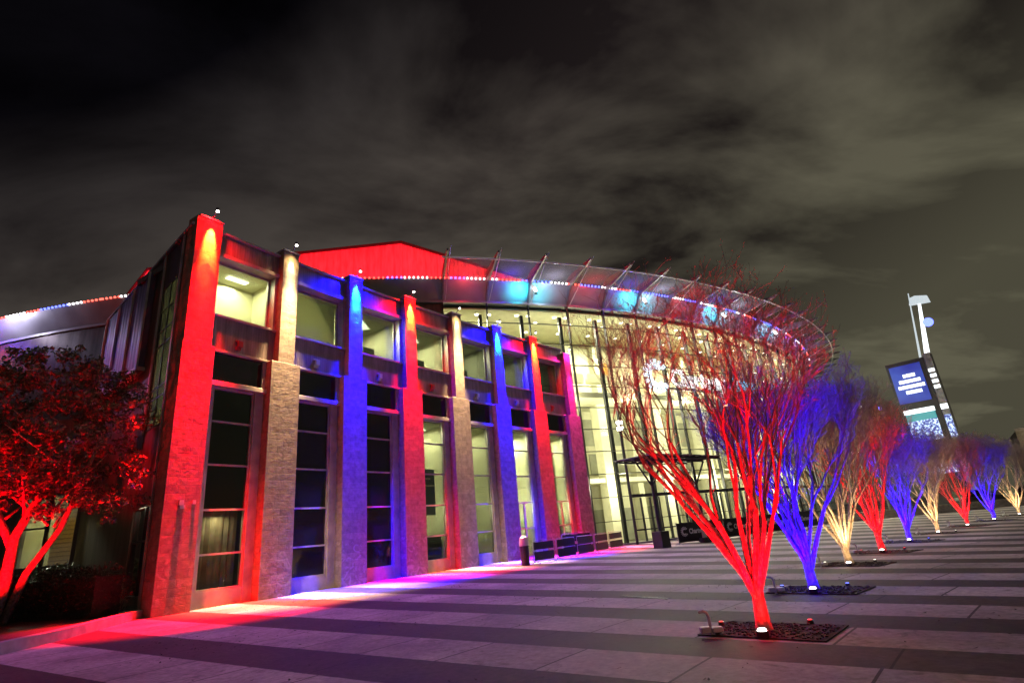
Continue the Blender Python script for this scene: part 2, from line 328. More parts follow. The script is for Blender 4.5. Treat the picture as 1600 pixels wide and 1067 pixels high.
def tag(o, label=None, cat=None, group=None, kind=None):
    if label: o['label'] = label
    if cat: o['category'] = cat
    if group: o['group'] = group
    if kind: o['kind'] = kind
    return o
def thing(name, loc, label, cat, group=None):
    o = bpy.data.objects.new(name, None); o.empty_display_size = 0.3; sc.collection.objects.link(o); o.location = loc
    return tag(o, label, cat, group)
def box1(name, mat, parent, fr, *b, bevel=0.0):
    m = MB(); m.box(fr, *b); return m.build(name, mat, parent, bevel)
def lamp(kind, name, loc, energy, color, parent=None, target=None, **k):
    d = bpy.data.lights.new(name, kind); d.energy = energy; d.color = color
    for a, b in k.items(): setattr(d, a, b)
    o = bpy.data.objects.new(name, d); sc.collection.objects.link(o); o.location = loc
    if target is not None:
        o.rotation_euler = (Vector(target) - Vector(loc)).to_track_quat('-Z', 'Y').to_euler()
    if parent: attach(o, parent)
    return o
RED = (1.0, 0.0, 0.0008); BLUE = (0.0006, 0.0, 1.0); WARM = (1.0, 0.66, 0.28); MAG = (0.85, 0.01, 0.32)

# ------------------------------------------------------------------ geometry of the place
A0, SP = 0.537, 4.01; KK = 0.0323 / SP; FX, FY = -12.844, 20.831
def fpt(s, off=0.0):
    a = A0 + KK * s; x = FX + (math.cos(A0) - math.cos(a)) / KK; y = FY + (math.sin(a) - math.sin(A0)) / KK
    return (x + off * math.cos(a), y - off * math.sin(a))
def ffr(s):       # frame on the curved front: u to the right along it, v out to the plaza
    a = A0 + KK * s; x, y = fpt(s); return ((x - math.sin(a) * s, y - math.cos(a) * s), (math.sin(a), math.cos(a)), (math.cos(a), -math.sin(a)))
DC = (-23.3, 113.2)     # centre of the round hall
def dpt(deg, R, z=0): return (DC[0] + R * math.cos(rad(deg)), DC[1] + R * math.sin(rad(deg)), z)
def dfr(deg, R):
    c, s = math.cos(rad(deg)), math.sin(rad(deg)); return ((DC[0] + R * c, DC[1] + R * s), (-s, c), (c, s))
WORLD = ((0, 0), (1, 0), (0, 1))

# ------------------------------------------------------------------ ground
m = MB(); m.face([(-600, -200, 0), (600, -200, 0), (600, 900, 0), (-600, 900, 0)]); tag(m.build('plaza_ground', 'paving'), kind='structure')

bld = thing('arena_building', (-10, 60, 0), 'curved sports arena with colour lit stone piers and a round glass lobby', 'arena')

# ---- stone piers and their lamps
pier_cols = [RED, WARM, BLUE, RED, WARM, BLUE, RED, MAG]
for i, col in enumerate(pier_cols):
    c = SP * i - 0.10; fr = ffr(SP * i)
    m = MB(); rt, lw_ = (0.42, 0.74) if i else (0.50, 0.66)
    zt = 15.62 if i < 7 else 14.95
    m.box(fr, c - lw_, c + lw_, -0.30, 0.40, 0.0, 9.9)
    m.box(fr, c - (rt if i else 0.62), c + rt, -0.30, 0.385, 9.9, zt)
    pr = m.build('pier', 'stone', bld, 0.012)
    if i == 7: tag(pr, label='last pier beside the glass lobby, washed in magenta')  # the magenta floodlight on this pier is added to give the wash
    box1('pier_cap', 'trim', pr, fr, c - rt - 0.04, c + rt + 0.04, -0.34, 0.44, zt, zt + 0.08)
    o, t, n = fr
    def P(u, v, z): return (o[0] + t[0] * u + n[0] * v, o[1] + t[1] * u + n[1] * v, z)
    lm = MB(); lm.tube([P(c, 0.36, zt + 0.02), P(c, 0.74, zt + 0.38)], 0.03, 6); lm.tube([P(c, 0.74, zt + 0.46), P(c, 0.74, zt + 0.32)], 0.075, 10)
    lf = lm.build('floodlight', 'mid_metal', pr)
    q = MB(); q.tube([P(c, 0.74, zt + 0.32), P(c, 0.74, zt + 0.27)], [0.06, 0.065], 10); q.build('lens', 'lens_hot', lf)
    k = {0: 1.0, 1: 0.9, 4: 0.9, 7: 0.5}.get(i, 1.0)
    if col is BLUE: k = 1.8
    hc, he = {RED: ((1, 0.72, 0.09), 4500), BLUE: ((0.02, 0.85, 1.0), 5500), WARM: ((1, 0.9, 0.62), 1800), MAG: (MAG, 60)}[col]
    lamp('SPOT', 'pier_light', P(c, 0.72, zt + 0.16), he, hc, lf, P(c, 0.385, zt - 1.0), spot_size=rad(27), spot_blend=0.8, shadow_soft_size=0.05)  # added spot that imitates the overexposed hot patch under the lamp
    lamp('SPOT', 'pier_light', P(c, 0.74, zt + 0.16), {RED: 2400, BLUE: 4600, WARM: 620, MAG: 2200}[col] * k, col, lf, P(c, 0.62, 0), spot_size=rad(160 if col is not WARM else 96), spot_blend=1.0, shadow_soft_size=0.08)
    lamp('SPOT', 'pier_light', P(c, 0.76, zt + 0.15), 11000 * k, col, lf, P(c, 0.30, 4.5), spot_size=rad(27), spot_blend=0.9, shadow_soft_size=0.08)
    if True:
        kk = 1.0 if col is not WARM else 0.42
        if i == 7: kk = 0.6
        lamp('SPOT', 'pier_light', P(c, 0.80, zt + 0.14), (190000 if i else 380000) * k * kk, col, lf, P(c, 2.2, 0.0), spot_size=rad(38), spot_blend=1.0, shadow_soft_size=0.08)

# ---- bays
def wavy(m, fr, u0, u1, v, w0, w1, amp=0.06, n=26):
    o, t, nn_ = fr; prev = None
    for k in range(n + 1):
        u = u0 + (u1 - u0) * k / n; vv = v + amp * math.sin(k * 1.9) * (0.6 + 0.4 * math.sin(k * 0.7))
        p = (o[0] + t[0] * u + nn_[0] * vv, o[1] + t[1] * u + nn_[1] * vv)
        if prev: m.face([(prev[0], prev[1], w0), (p[0], p[1], w0), (p[0], p[1], w1), (prev[0], prev[1], w1)])
        prev = p
def room(fr, u0, u1, v0, v1, z0, z1, mat, energy, col=(1, 0.96, 0.66), lightz=None, name='room'):
    m = MB(); T = 0.1
    m.box(fr, u0 - T, u1 + T, v0 - T, v0, z0, z1)
    m.box(fr, u0 - T, u0, v0, v1, z0, z1); m.box(fr, u1, u1 + T, v0, v1, z0, z1)
    m.box(fr, u0 - T, u1 + T, v0 - T, v1, z1, z1 + T)
    m.m = 1; m.box(fr, u0 - T, u1 + T, v0 - T, v1, z0 - T, z0)
    o_ = m.build(name, [mat, 'carpet'], bld)
    if energy:
        o, t, n = fr; u, v = (u0 + u1) / 2, (v0 + v1) / 2; z = lightz or z1 - 0.12
        p = (o[0] + t[0] * u + n[0] * v, o[1] + t[1] * u + n[1] * v, z)
        lamp('AREA', 'room_light', (p[0], p[1], z), energy, col, o_, (p[0], p[1], z - 1), size=min(1.6, (u1 - u0) * 0.7))
        q = MB(); q.box(fr, u - 0.5, u + 0.5, v - 0.16, v + 0.16, z + 0.02, z + 0.07); q.build('ceiling_light', 'ceiling_light', o_)
    return o_
upper_e = [190, 1100, 820, 780, 450, 210, 40]
lower = ['curtain', 'dark', 'dark', 'lit', 'frost', 'bright', 'bright']
for i in range(7):
    s0, s1 = SP * i, SP * (i + 1); fr = ffr((s0 + s1) / 2)
    tl, tr = s0 + 0.30, s1 - 0.50; ll, lr = s0 + 0.60, s1 - 0.82
    box1('parapet', 'siding', bld, fr, tl - 0.2, tr + 0.2, -0.45, 0.0, 14.40, 15.34); box1('spandrel', 'siding', bld, fr, tl - 0.2, tr + 0.2, -0.452, 0.002, 9.95, 11.42)
    for q in ((tl - 0.15, tr + 0.15, -0.50, 0.16, 15.34, 15.44), (tl - 0.1, tr + 0.1, -0.60, 0.13, 14.22, 14.40), (tl - 0.1, tr + 0.1, -0.60, 0.11, 11.42, 11.52), (ll - 0.1, lr + 0.1, -0.45, 0.07, 9.88, 9.98), (ll - 0.1, lr + 0.1, -0.45, 0.14, 8.40, 8.60)):
        box1('ledge', 'trim', bld, fr, *q, bevel=0.01)
    box1('roof_deck', 'roof_membrane', bld, fr, s0 - 0.1, s1 + 0.1, -6.0, -0.45, 14.6, 14.9)
    # upper window
    wn_ = MB(); wn_.box(fr, tl, tl + 0.10, -0.62, -0.02, 11.52, 14.22); wn_.box(fr, tr - 0.14, tr + 0.01, -0.62, -0.02, 11.52, 14.22)
    for (a, b, c, d) in ((tl + 0.10, tl + 0.18, 11.52, 14.22), (tr - 0.22, tr - 0.14, 11.52, 14.22), (tl + 0.18, tr - 0.22, 11.52, 11.62), (tl + 0.18, tr - 0.22, 14.12, 14.22)):
        wn_.box(fr, a, b, -0.56, -0.44, c, d)
    up = wn_.build('window_frame', 'trim', bld)
    box1('pane', 'glass', up, fr, tl + 0.18, tr - 0.22, -0.51, -0.50, 11.62, 14.12)
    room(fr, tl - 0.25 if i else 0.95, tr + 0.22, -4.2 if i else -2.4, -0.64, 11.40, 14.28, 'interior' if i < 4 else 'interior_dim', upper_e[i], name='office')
    if i == 1: box1('roller_blind', 'lit_blind', up, fr, tl + 0.2, tr - 0.24, -0.60, -0.59, 11.6, 14.1)
    if i in (2, 3, 4):
        m = MB(); m.box(fr, tr - 1.0, tr - 0.2, -2.6, -2.2, 11.4, 12.9); m.box(fr, tl + 0.9, tl + 1.3, -3.9, -3.6, 11.4, 13.4); m.build('office_furniture', 'dark_fabric', bld)
    # dark panel
    pn = box1('louvre_panel', 'glass_dark', bld, fr, ll, lr, -0.40, -0.12, 8.60, 9.88)
    for q in ((ll, ll + 0.06), (lr - 0.16, lr)): box1('panel_frame', 'trim', pn, fr, *q, -0.12, -0.03, 8.6, 9.88)
    # tall lower window
    m = MB(); m.box(fr, ll, ll + 0.36, -0.45, -0.08, 0.0, 8.40); m.box(fr, lr - 0.42, lr, -0.45, -0.08, 0.0, 8.40)
    zb = 0.56 if i < 5 else 0.06
    m.box(fr, ll + 0.36, lr - 0.42, -0.45, -0.10, 0.0, zb)
    gl0, gl1 = ll + 0.36, lr - 0.42
    for z in (zb, 1.82, 3.46, 5.2, 6.95, 8.32): m.box(fr, gl0, gl1, -0.32, -0.18, z, z + 0.075)
    for u in (gl0, gl1 - 0.06): m.box(fr, u, u + 0.06, -0.321, -0.179, zb, 8.40)
    if i >= 5: m.box(fr, (gl0 + gl1) / 2 - 0.04, (gl0 + gl1) / 2 + 0.04, -0.321, -0.179, zb, 3.46)
    lo = m.build('window_frame', 'trim', bld)
    kind = lower[i]
    box1('pane', 'glass_dark' if kind == 'dark' else 'glass', lo, fr, gl0, gl1, -0.26, -0.25, zb, 8.35)
    if kind == 'dark': continue
    if kind == 'curtain':
        box1('upper_blind', 'dark_fabric', lo, fr, gl0, gl1, -0.36, -0.34, 3.5, 8.35)
        cu = MB(); wavy(cu, fr, gl0 - 0.1, gl1 + 0.1, -0.9, 0.4, 3.5); cu.build('curtain', 'curtain', lo)
        o, t, n = fr; u = (gl0 + gl1) / 2; p = (o[0] + t[0] * u - n[0] * 0.5, o[1] + t[1] * u - n[1] * 0.5, 3.3)
        lamp('AREA', 'room_light', p, 14, (1, 0.9, 0.55), lo, (p[0], p[1], 0), size=0.4)
        continue
    e = {'lit': 560, 'frost': 360, 'bright': 1900}[kind]
    rm = room(fr, gl0 - 0.5, gl1 + 0.6, -3.6, -0.50, 0.1, 8.3, 'interior', e, name='lobby_room')
    o, t, n = fr; u = (gl0 + gl1) / 2
    p = (o[0] + t[0] * u - n[0] * 1.6, o[1] + t[1] * u - n[1] * 1.6, 3.2)
    lamp('POINT', 'room_light', p, e * 0.35, (1, 0.96, 0.66), rm, shadow_soft_size=0.3)
    if kind == 'lit':
        po = box1('poster', 'poster', rm, fr, gl0 + 0.15, gl1 - 0.35, -0.75, -0.72, 3.0, 5.6)
        m = MB()
        for k, (a, b, z) in enumerate(((0.1, 0.9, 5.25), (0.15, 0.75, 5.0), (0.1, 0.95, 4.6), (0.2, 0.8, 3.5))):
            wd = gl1 - gl0 - 0.5; m.box(fr, gl0 + 0.15 + wd * a, gl0 + 0.15 + wd * b, -0.72, -0.712, z, z + 0.1)
        m.build('poster_print', 'white_print', po)
        box1('counter', 'dark_fabric', rm, fr, gl0 - 0.3, gl1 + 0.3, -1.6, -1.0, 0.1, 1.9)
    if kind == 'bright':
        m = MB(); m.box(fr, gl0 + 0.2, gl0 + 0.75, -3.55, -3.4, 0.1, 7.5); m.box(fr, gl1 - 0.5, gl1 - 0.1, -2.6, -2.3, 0.1, 8.2); m.build('inner_pillar', 'interior_dim', rm)
        box1('notice', 'red_plastic', rm, fr, gl0 + 0.4, gl0 + 0.8, -1.6, -1.55, 4.0, 4.6)
for i in range(7):                      # little alarm horns on the spandrels
    fr = ffr(SP * (i + 0.5)); u = SP * i + 1.75
    m = MB(); m.box(fr, u - 0.10, u + 0.10, 0.0, 0.12, 10.12, 10.26); m.box(fr, u - 0.05, u + 0.15, 0.0, 0.16, 10.26, 10.52); m.box(fr, u - 0.12, u, 0.0, 0.08, 10.50, 10.56)
    m.build('alarm_horn', 'red_plastic' if i % 3 == 0 else 'pale_metal', bld)
fr0 = ffr(0)
m = MB(); m.box(fr0, -0.26, -0.10, 0.40, 0.50, 3.62, 3.80); m.box(fr0, -0.22, -0.06, 0.40, 0.49, 3.50, 3.62); m.box(fr0, 0.24, 0.36, 0.40, 0.45, 3.66, 3.80)
m.build('security_camera', 'pale_metal', bld)

# ---- return wall on the left
ld = Vector((-9.7, 8.5)).normalized(); lo_ = fpt(-0.72, 0.2)
LF = (lo_, (ld.x, ld.y), (-ld.y, -(-ld.x) if False else ld.x)); LF = (lo_, (ld.x, ld.y), (-abs(ld.y), -abs(ld.x)))
side = MB(); T0 = -0.5
side.box(LF, 0.0, 1.30, T0, 0.0, 0.0, 15.2)
side.box(LF, 1.30, 3.40, T0, -0.02, 3.75, 6.85); side.box(LF, 1.30, 3.40, T0, -0.02, 0.0, 0.65); side.box(LF, 1.30, 3.40, T0, -0.02, 13.45, 15.2)
side.box(LF, 3.40, 12.6, T0, 0.0, 0.0, 15.2)
side.build('side_wall', 'brown_panel', bld)
box1('parapet_cap', 'trim', bld, LF, 0.0, 13.5, -0.55, 0.10, 15.2, 15.32)
m = MB(); m.box(LF, 3.42, 3.60, 0.0, 0.06, 6.8, 15.2); m.box(LF, 1.05, 1.22, 0.0, 0.05, 0.0, 15.2); m.build('wall_post', 'trim', bld)
m = MB()
for u in (1.32, 2.30, 3.30): m.box(LF, u, u + 0.07, -0.05, -0.01, 6.85, 13.45)
for z in (6.87, 8.1, 8.55, 10.5, 11.2, 12.2, 13.35): m.box(LF, 1.39, 3.30, -0.048, -0.012, z, z + 0.06)
sw = m.build('stair_window', 'dark_metal', bld); box1('pane', 'glass', sw, LF, 1.36, 3.34, -0.05, -0.04, 6.9, 13.4); box1('blind', 'lit_blind', sw, LF, 1.31, 3.39, -0.10, -0.09, 6.86, 13.44)
stw = room(LF, 1.0, 3.7, -0.95, -0.52, 6.8, 13.5, 'interior', 0, name='stairwell')
for z_ in (8.6, 11.2, 13.0): lamp('POINT', 'stair_light', (lo_[0] + ld.x * 2.3 + 0.66 * 0.6, lo_[1] + ld.y * 2.3 + 0.75 * 0.6, z_), 520, (1, 0.97, 0.62), stw, shadow_soft_size=0.08)
m = MB()
for u in (1.32, 2.0, 3.30): m.box(LF, u, u + 0.07, -0.22, -0.05, 0.65, 3.75)
m.box(LF, 1.39, 3.3, -0.215, -0.055, 2.5, 2.57); sw = m.build('side_window', 'dark_metal', bld); box1('pane', 'glass', sw, LF, 1.36, 3.34, -0.14, -0.13, 0.66, 3.74)
cu = MB(); wavy(cu, LF, 1.3, 3.4, -0.5, 0.6, 3.7); cu.build('curtain', 'interior_dim', sw)
room(LF, 1.2, 3.5, -0.95, -0.52, 0.5, 3.9, 'interior_dim', 60, name='side_room')
mm = MB(); mm.box(LF, 4.7, 12.3, 0.02, 0.25, 10.1, 14.75); vb = mm.build('mesh_screen', 'violet_mesh', bld)
m = MB()
for u in (4.7, 7.2, 9.75, 12.25): m.box(LF, u, u + 0.09, 0.25, 0.33, 10.0, 14.8)
m.box(LF, 4.6, 12.4, 0.0, 0.36, 9.88, 10.05); m.build('screen_frame', 'trim', vb)
lamp('SPOT', 'mesh_light', (lo_[0] + ld.x * 8.5 - 2.0, lo_[1] + ld.y * 8.5 - 2.2, 9.4), 110, (0.35, 0.12, 1.0), vb, (lo_[0] + ld.x * 8.7, lo_[1] + ld.y * 8.7, 12.6), spot_size=rad(75), spot_blend=1.0, shadow_soft_size=0.2)
# low service wing with the blind-lit window, beyond the return wall
SF = ((-22.75, 28.6), (-1.0, 0.08), (-0.08, -1.0))
m = MB(); m.box(SF, -0.6, 0.1, -0.5, 0, 0, 9.5); m.box(SF, 3.3, 18, -0.5, 0, 0, 9.5); m.box(SF, 0.1, 3.3, -0.5, 0, 5.5, 9.5); m.box(SF, 0.1, 3.3, -0.5, 0, 0, 2.1)
m.build('service_wall', 'brown_panel', bld)
m = MB()
for u in (0.1, 1.75, 3.2): m.box(SF, u, u + 0.1, -0.25, -0.08, 2.1, 5.5)
m.box(SF, 1.85, 3.2, -0.25, -0.08, 3.9, 3.98); wv_ = m.build('service_window', 'dark_metal', bld); box1('pane', 'glass', wv_, SF, 0.15, 3.25, -0.16, -0.15, 2.1, 5.5)
box1('slatted_blind', 'blind', wv_, SF, 0.1, 1.8, -0.55, -0.52, 2.1, 5.5)
r_ = room(SF, -0.2, 3.7, -3.4, -0.62, 1.5, 5.6, 'interior', 260, (1, 0.9, 0.5), name='service_room')
lamp('POINT', 'room_light', (-23.6, 29.9, 4.0), 110, (1, 0.86, 0.50), r_, shadow_soft_size=0.15)

# ---- round hall: wall, fascia, canopy
T1, STEP = -76.0, 2.84
NB = 29
def arc(mb, R0, R1, z0, z1, a0, a1, n, close=True):     # curved slab between two radii (front, back)
    for k in range(n):
        p, q = a0 + (a1 - a0) * k / n, a0 + (a1 - a0) * (k + 1) / n
        u0, u1 = rad(p) * R0, rad(q) * R0
        F = lambda a, R, z: dpt(a, R, z)
        mb.face([F(p, R0, z0), F(q, R0, z0), F(q, R0, z1), F(p, R0, z1)], [(u0, z0), (u1, z0), (u1, z1), (u0, z1)])
        mb.face([F(q, R1, z0), F(p, R1, z0), F(p, R1, z1), F(q, R1, z1)], [(u1, z0), (u0, z0), (u0, z1), (u1, z1)])
        mb.face([F(p, R0, z1), F(q, R0, z1), F(q, R1, z1), F(p, R1, z1)], [(u0, 0), (u1, 0), (u1, 1), (u0, 1)])
        mb.face([F(q, R0, z0), F(p, R0, z0), F(p, R1, z0), F(q, R1, z0)], [(u1, 0), (u0, 0), (u0, 1), (u1, 1)])
m = MB(); arc(m, 74.0, 73.4, 0, 20.0, -140, T1, 40); m.build('hall_wall', 'brown_panel', bld)
m = MB(); arc(m, 74.0, 73.5, 0, 20.0, -8, 30, 20); m.build('hall_wall', 'brown_panel', bld)
def cone(mb, R0, z0, R1, z1, a0, a1, n, th=0.08):
    for k in range(n):
        p, q = a0 + (a1 - a0) * k / n, a0 + (a1 - a0) * (k + 1) / n
        mb.face([dpt(p, R0, z0), dpt(q, R0, z0), dpt(q, R1, z1), dpt(p, R1, z1)], [(k, 0), (k + 1, 0), (k + 1, 1), (k, 1)])
        mb.face([dpt(q, R0, z0 + th), dpt(p, R0, z0 + th), dpt(p, R1, z1 + th), dpt(q, R1, z1 + th)])
m = MB(); cone(m, 74.05, 20.1, 75.0, 21.55, -140, 30, 170); arc(m, 74.15, 73.4, 19.9, 20.1, -140, 30, 170)
m.build('fascia', 'soffit', bld)
m = MB(); cone(m, 75.02, 21.74, 78.15, 21.84, T1, -50, 36, 0.05); m.build('canopy_skin', 'canopy_mesh', bld)
m = MB(); arc(m, 76.9, 20, 21.3, 21.6, -140, T1, 30); m.v = [(p[0], p[1], p[2]) for p in m.v]
rd = MB(); arc(rd, 74.9, 60.0, 21.56, 21.70, -140, 30, 120); rd.build('roof_deck', 'roof_membrane', bld)
m = MB(); m.tube([dpt(a, 78.2, 21.86) for a in [T1 - 0.3 + 0.9 * k for k in range(118)]], 0.075, 6); m.build('canopy_ring', 'pale_metal', bld)
for k in range(NB + 8):
    a = T1 + STEP * k; c, s = math.cos(rad(a)), math.sin(rad(a)); tang = Vector((-s, c, 0)) * 0.13
    prof = [dpt(a, r_, z_) for r_, z_ in ((74.1, 19.95), (74.6, 20.6), (75.4, 21.38), (79.1, 21.95), (79.15, 22.1), (75.6, 22.35), (74.9, 22.25), (74.1, 21.7))]
    m = MB(); m.prism(prof, None, tang); rb = m.build('canopy_rib', 'mid_metal', bld)
    q = MB(); q.tube([dpt(a + 0.14, 74.3, 20.0), dpt(a + 0.14, 79.3, 22.2)], 0.03, 4); q.build('tie_rod', 'pale_metal', rb)
# LED strips in coloured runs along the eave
rng = random.Random(5)
seq = ['led_red', 'led_blue', 'led_white']
runs = []; a = -140.0; k = 0
while a < 20:
    ln = rng.choice((0.9, 1.1, 1.5, 1.9)); runs.append((a, a + ln, seq[k % 3] if rng.random() > 0.25 else rng.choice(seq))); a += ln + 0.12; k += 1
for a0, a1, mt in runs:
    if -108 > a0 > -141 and False: continue
    m = MB(); a = a0; fine = a0 < -35
    while a < a1:
        p = Vector(dpt(a, 75.09, 21.66)); r_ = 0.062
        fr = dfr(a, 75.09); m.box(fr, -r_, r_, -0.04, 0.07, 21.66 - r_, 21.66 + r_); a += 0.27
    m.build('led_strip', mt, bld)
for k in range(-14, 16):     # the glow those strips throw on fascia and ribs
    a = T1 + STEP * (k + 0.5)
    if k < 0 and k > -10: continue
    col = ((1, 0.04, 0.05), (0.12, 0.05, 1.0), (0.8, 0.75, 1.0))[k % 3]
    lamp('POINT', 'led_glow', dpt(a, 76.2, 20.9), 110 if k >= 0 else 380, col, bld, shadow_soft_size=0.03)
for k in (2, 5, 8, 11):      # cyan floods at every third rib
    a = T1 + STEP * k
    m = MB(); m.box(dfr(a + 0.28, 75.35), -0.10, 0.10, -0.1, 0.1, 20.35, 20.55)
    fl = m.build('eave_floodlight', 'dark_metal', bld); q = MB(); q.tube([dpt(a + 0.28, 75.33, 20.56), dpt(a + 0.28, 75.1, 21.0)], [0.09, 0.13], 8); q.build('lens', 'lens_hot', fl)
    for sgn in (-1, 1):
        lamp('SPOT', 'cyan_light', dpt(a + 0.33 * sgn, 75.75, 20.3), 520, (0.03, 0.62, 0.80), fl, dpt(a + 0.72 * sgn, 74.4, 21.1), spot_size=rad(95), spot_blend=0.7, shadow_soft_size=0.1)
# upper arena wall, floodlit red
RW = [(1.5, 58.8), (-10.2, 48.3), (-36.0, 49.0), (-41.5, 54.0), (-46, 75), (30, 90)]
m = MB()
for k in range(3):
    (x0, y0), (x1, y1) = RW[k], RW[k + 1]; d = math.hypot(x1 - x0, y1 - y0)
    m.face([(x1, y1, 21), (x0, y0, 21), (x0, y0, 30), (x1, y1, 30)], [(d, 0), (0, 0), (0, 9), (d, 9)])
m.face([(x, y, 30) for x, y in RW]); m.face([(RW[5][0], RW[5][1], 21), (RW[0][0], RW[0][1], 21), (RW[0][0], RW[0][1], 30), (RW[5][0], RW[5][1], 30)])
m.face([(RW[3][0], RW[3][1], 21), (RW[4][0], RW[4][1], 21), (RW[4][0], RW[4][1], 30), (RW[3][0], RW[3][1], 30)])
m.build('upper_hall', 'roof_red_wall', bld)
m = MB()
for k in range(3):
    (x0, y0), (x1, y1) = RW[k], RW[k + 1]; d = Vector((x1 - x0, y1 - y0)).normalized()
    L_ = math.hypot(x1 - x0, y1 - y0); nrm = (-d.y, d.x) if k != 9 else (0, 0)
    nx, ny = d.y * -1, d.x
    if ny > 0: nx, ny = -nx, -ny
    m.box(((x0, y0), (d.x, d.y), (nx, ny)), -0.05, L_ + 0.05, 0.0, 0.18, 29.8, 30.05)
m.build('roof_edge', 'dark_metal', bld)
for (x, y), (tx, ty) in (((-2.5, 44.8), (-5.5, 52.5)), ((-7.5, 42.5), (-9, 49.5)), ((-15.5, 42), (-15.5, 48.5)), ((-24, 42), (-24, 48.5)), ((-33, 43), (-33, 49)), ((-40, 46), (-39, 51.5)), ((3.2, 52.5), (-1.0, 56.6))):
    fl = box1('roof_floodlight', 'dark_metal', bld, ((x, y), (1, 0), (0, -1)), -0.25, 0.25, -0.15, 0.15, 21.7, 22.0)
    lamp('SPOT', 'red_flood', (x, y + 0.1, 22.1), 16000, (1, 0.004, 0.012), fl, (tx, ty, 26.5), spot_size=rad(120), spot_blend=0.6, shadow_soft_size=0.2)

# ---- glass lobby
A1 = T1 + STEP * 23
gw = MB()
for k in range(23):
    a0, a1 = T1 + STEP * k, T1 + STEP * (k + 1)
    gw.face([dpt(a0, 74.0, 0.1), dpt(a1, 74.0, 0.1), dpt(a1, 74.0, 19.9), dpt(a0, 74.0, 19.9)])
gwall = gw.build('glass_wall', 'glass', bld)
m = MB()
for z in [1.82 * k for k in range(1, 11)]: arc(m, 74.07, 73.9, z - 0.025, z + 0.025, T1, A1, 46)
m.build('transom', 'dark_metal', gwall)
for k in range(24):
    a = T1 + STEP * k; box1('mullion', 'dark_metal', gwall, dfr(a, 74.0), -0.045, 0.045, -0.15, 0.12, 0, 19.9)
    if k < 22:
        box1('steel_column', 'dark_metal', gwall, dfr(a - 0.33 + (STEP if k == 0 else 0) * 0, 73.2), -0.14, 0.14, -0.20, 0.10, 0, 19.2 if k % 1 == 0 else 20)
m = MB(); arc(m, 74.25, 73.9, 0, 0.12, T1, A1, 46); m.build('plinth', 'mid_metal', gwall)
# lobby doors: dark frames between bays, ground floor
m = MB()
for k in range(4, 20):
    a0 = T1 + STEP * k
    m.box(dfr(a0 + STEP / 2, 74.0), -1.7, 1.7, -0.04, 0.16, 3.5, 3.75)
    for f_ in (0.25, 0.5, 0.75): m.box(dfr(a0 + STEP * f_, 74.0), -0.05, 0.05, -0.03, 0.13, 0.1, 3.45)
    m.box(dfr(a0 + STEP / 2, 74.0), -1.7, 1.7, -0.035, 0.14, 0.95, 1.05)
m.build('lobby_doors', 'dark_metal', gwall)
# interior of the lobby
inn = MB(); arc(inn, 66.0, 65.6, 0, 19.7, T1, A1, 46)
arc(inn, 73.6, 66.0, 19.55, 19.7, T1, A1, 46)
inn.box(dfr(T1 - 0.05, 70), -0.15, 0.0, -4.2, 3.7, 0, 19.6)
rr = random.Random(11)
for k in range(0, 22):
    a = T1 + STEP * (k + 0.5)
    inn.box(dfr(a - STEP * 0.45, 66.4), -0.35, 0.35, -0.4, 0.5, 0, 19.5)       # wall piers
    if k % 2 == 0:
        inn.box(dfr(a, 68.6), -0.55, 0.55, -0.6, 0.6, 0, 12.4)
    inn.box(dfr(a, 69.5), -1.5, 1.5, -0.2, 0.2, 14.3, 15.2)                    # white ceiling baffles
arc(inn, 71.5, 66.0, 12.4, 12.9, T1, A1, 46)                                    # balcony
arc(inn, 69.0, 66.0, 5.2, 5.6, T1, A1, 46)
inn.m = 1; arc(inn, 73.6, 66.0, 0.0, 0.02, T1, A1, 46)
lob = inn.build('lobby_interior', ['interior', 'carpet'], bld)
op = MB()
for k in range(0, 22):
    a = T1 + STEP * (k + 0.5)
    op.box(dfr(a, 66.0), -1.0, 1.0, 0.0, 0.08, 9.0, 11.6); op.box(dfr(a, 66.0), -0.9, 0.9, 0.0, 0.08, 0.1, 3.0); op.box(dfr(a + 0.4, 66.0), -0.5, 0.5, 0.0, 0.08, 6.2, 8.2)
    if k % 2: op.box(dfr(a, 66.0), -1.1, 1.1, 0.0, 0.08, 15.6, 17.6)
op.build('wall_opening', 'interior_dim', lob)
ob = MB(); ob.box(dfr(-72.6, 66.2), -1.0, 1.0, 0.0, 0.1, 16.2, 17.8); ob.box(dfr(-61, 66.2), -1, 1, 0, 0.1, 16.0, 17.6); ob.build('orange_banner', 'orange_panel', lob)
dl = MB()
for k in range(0, 22):
    for f_, R_ in ((0.15, 72.5), (0.5, 71.0), (0.85, 72.5), (0.5, 68.6)):
        p = dpt(T1 + STEP * (k + f_), R_, 19.53); dl.tube([p, (p[0], p[1], 19.50)], 0.17, 10)
dl.build('downlight', 'lamp_white', lob)
WL = (1.0, 0.95, 0.70)
for k in range(0, 20, 2):
    p = dpt(T1 + STEP * (k + 1), 70.5, 19.3); lamp('AREA', 'lobby_light', p, 2500, WL, lob, (p[0], p[1], 0), size=3.0)
    p = dpt(T1 + STEP * (k + 1), 71.9, 11.6); lamp('POINT', 'lobby_light', p, 1300, WL, lob, shadow_soft_size=0.5)
    p = dpt(T1 + STEP * (k + 0.4), 71.4, 4.6); lamp('POINT', 'lobby_light', p, 1300, WL, lob, shadow_soft_size=0.5)
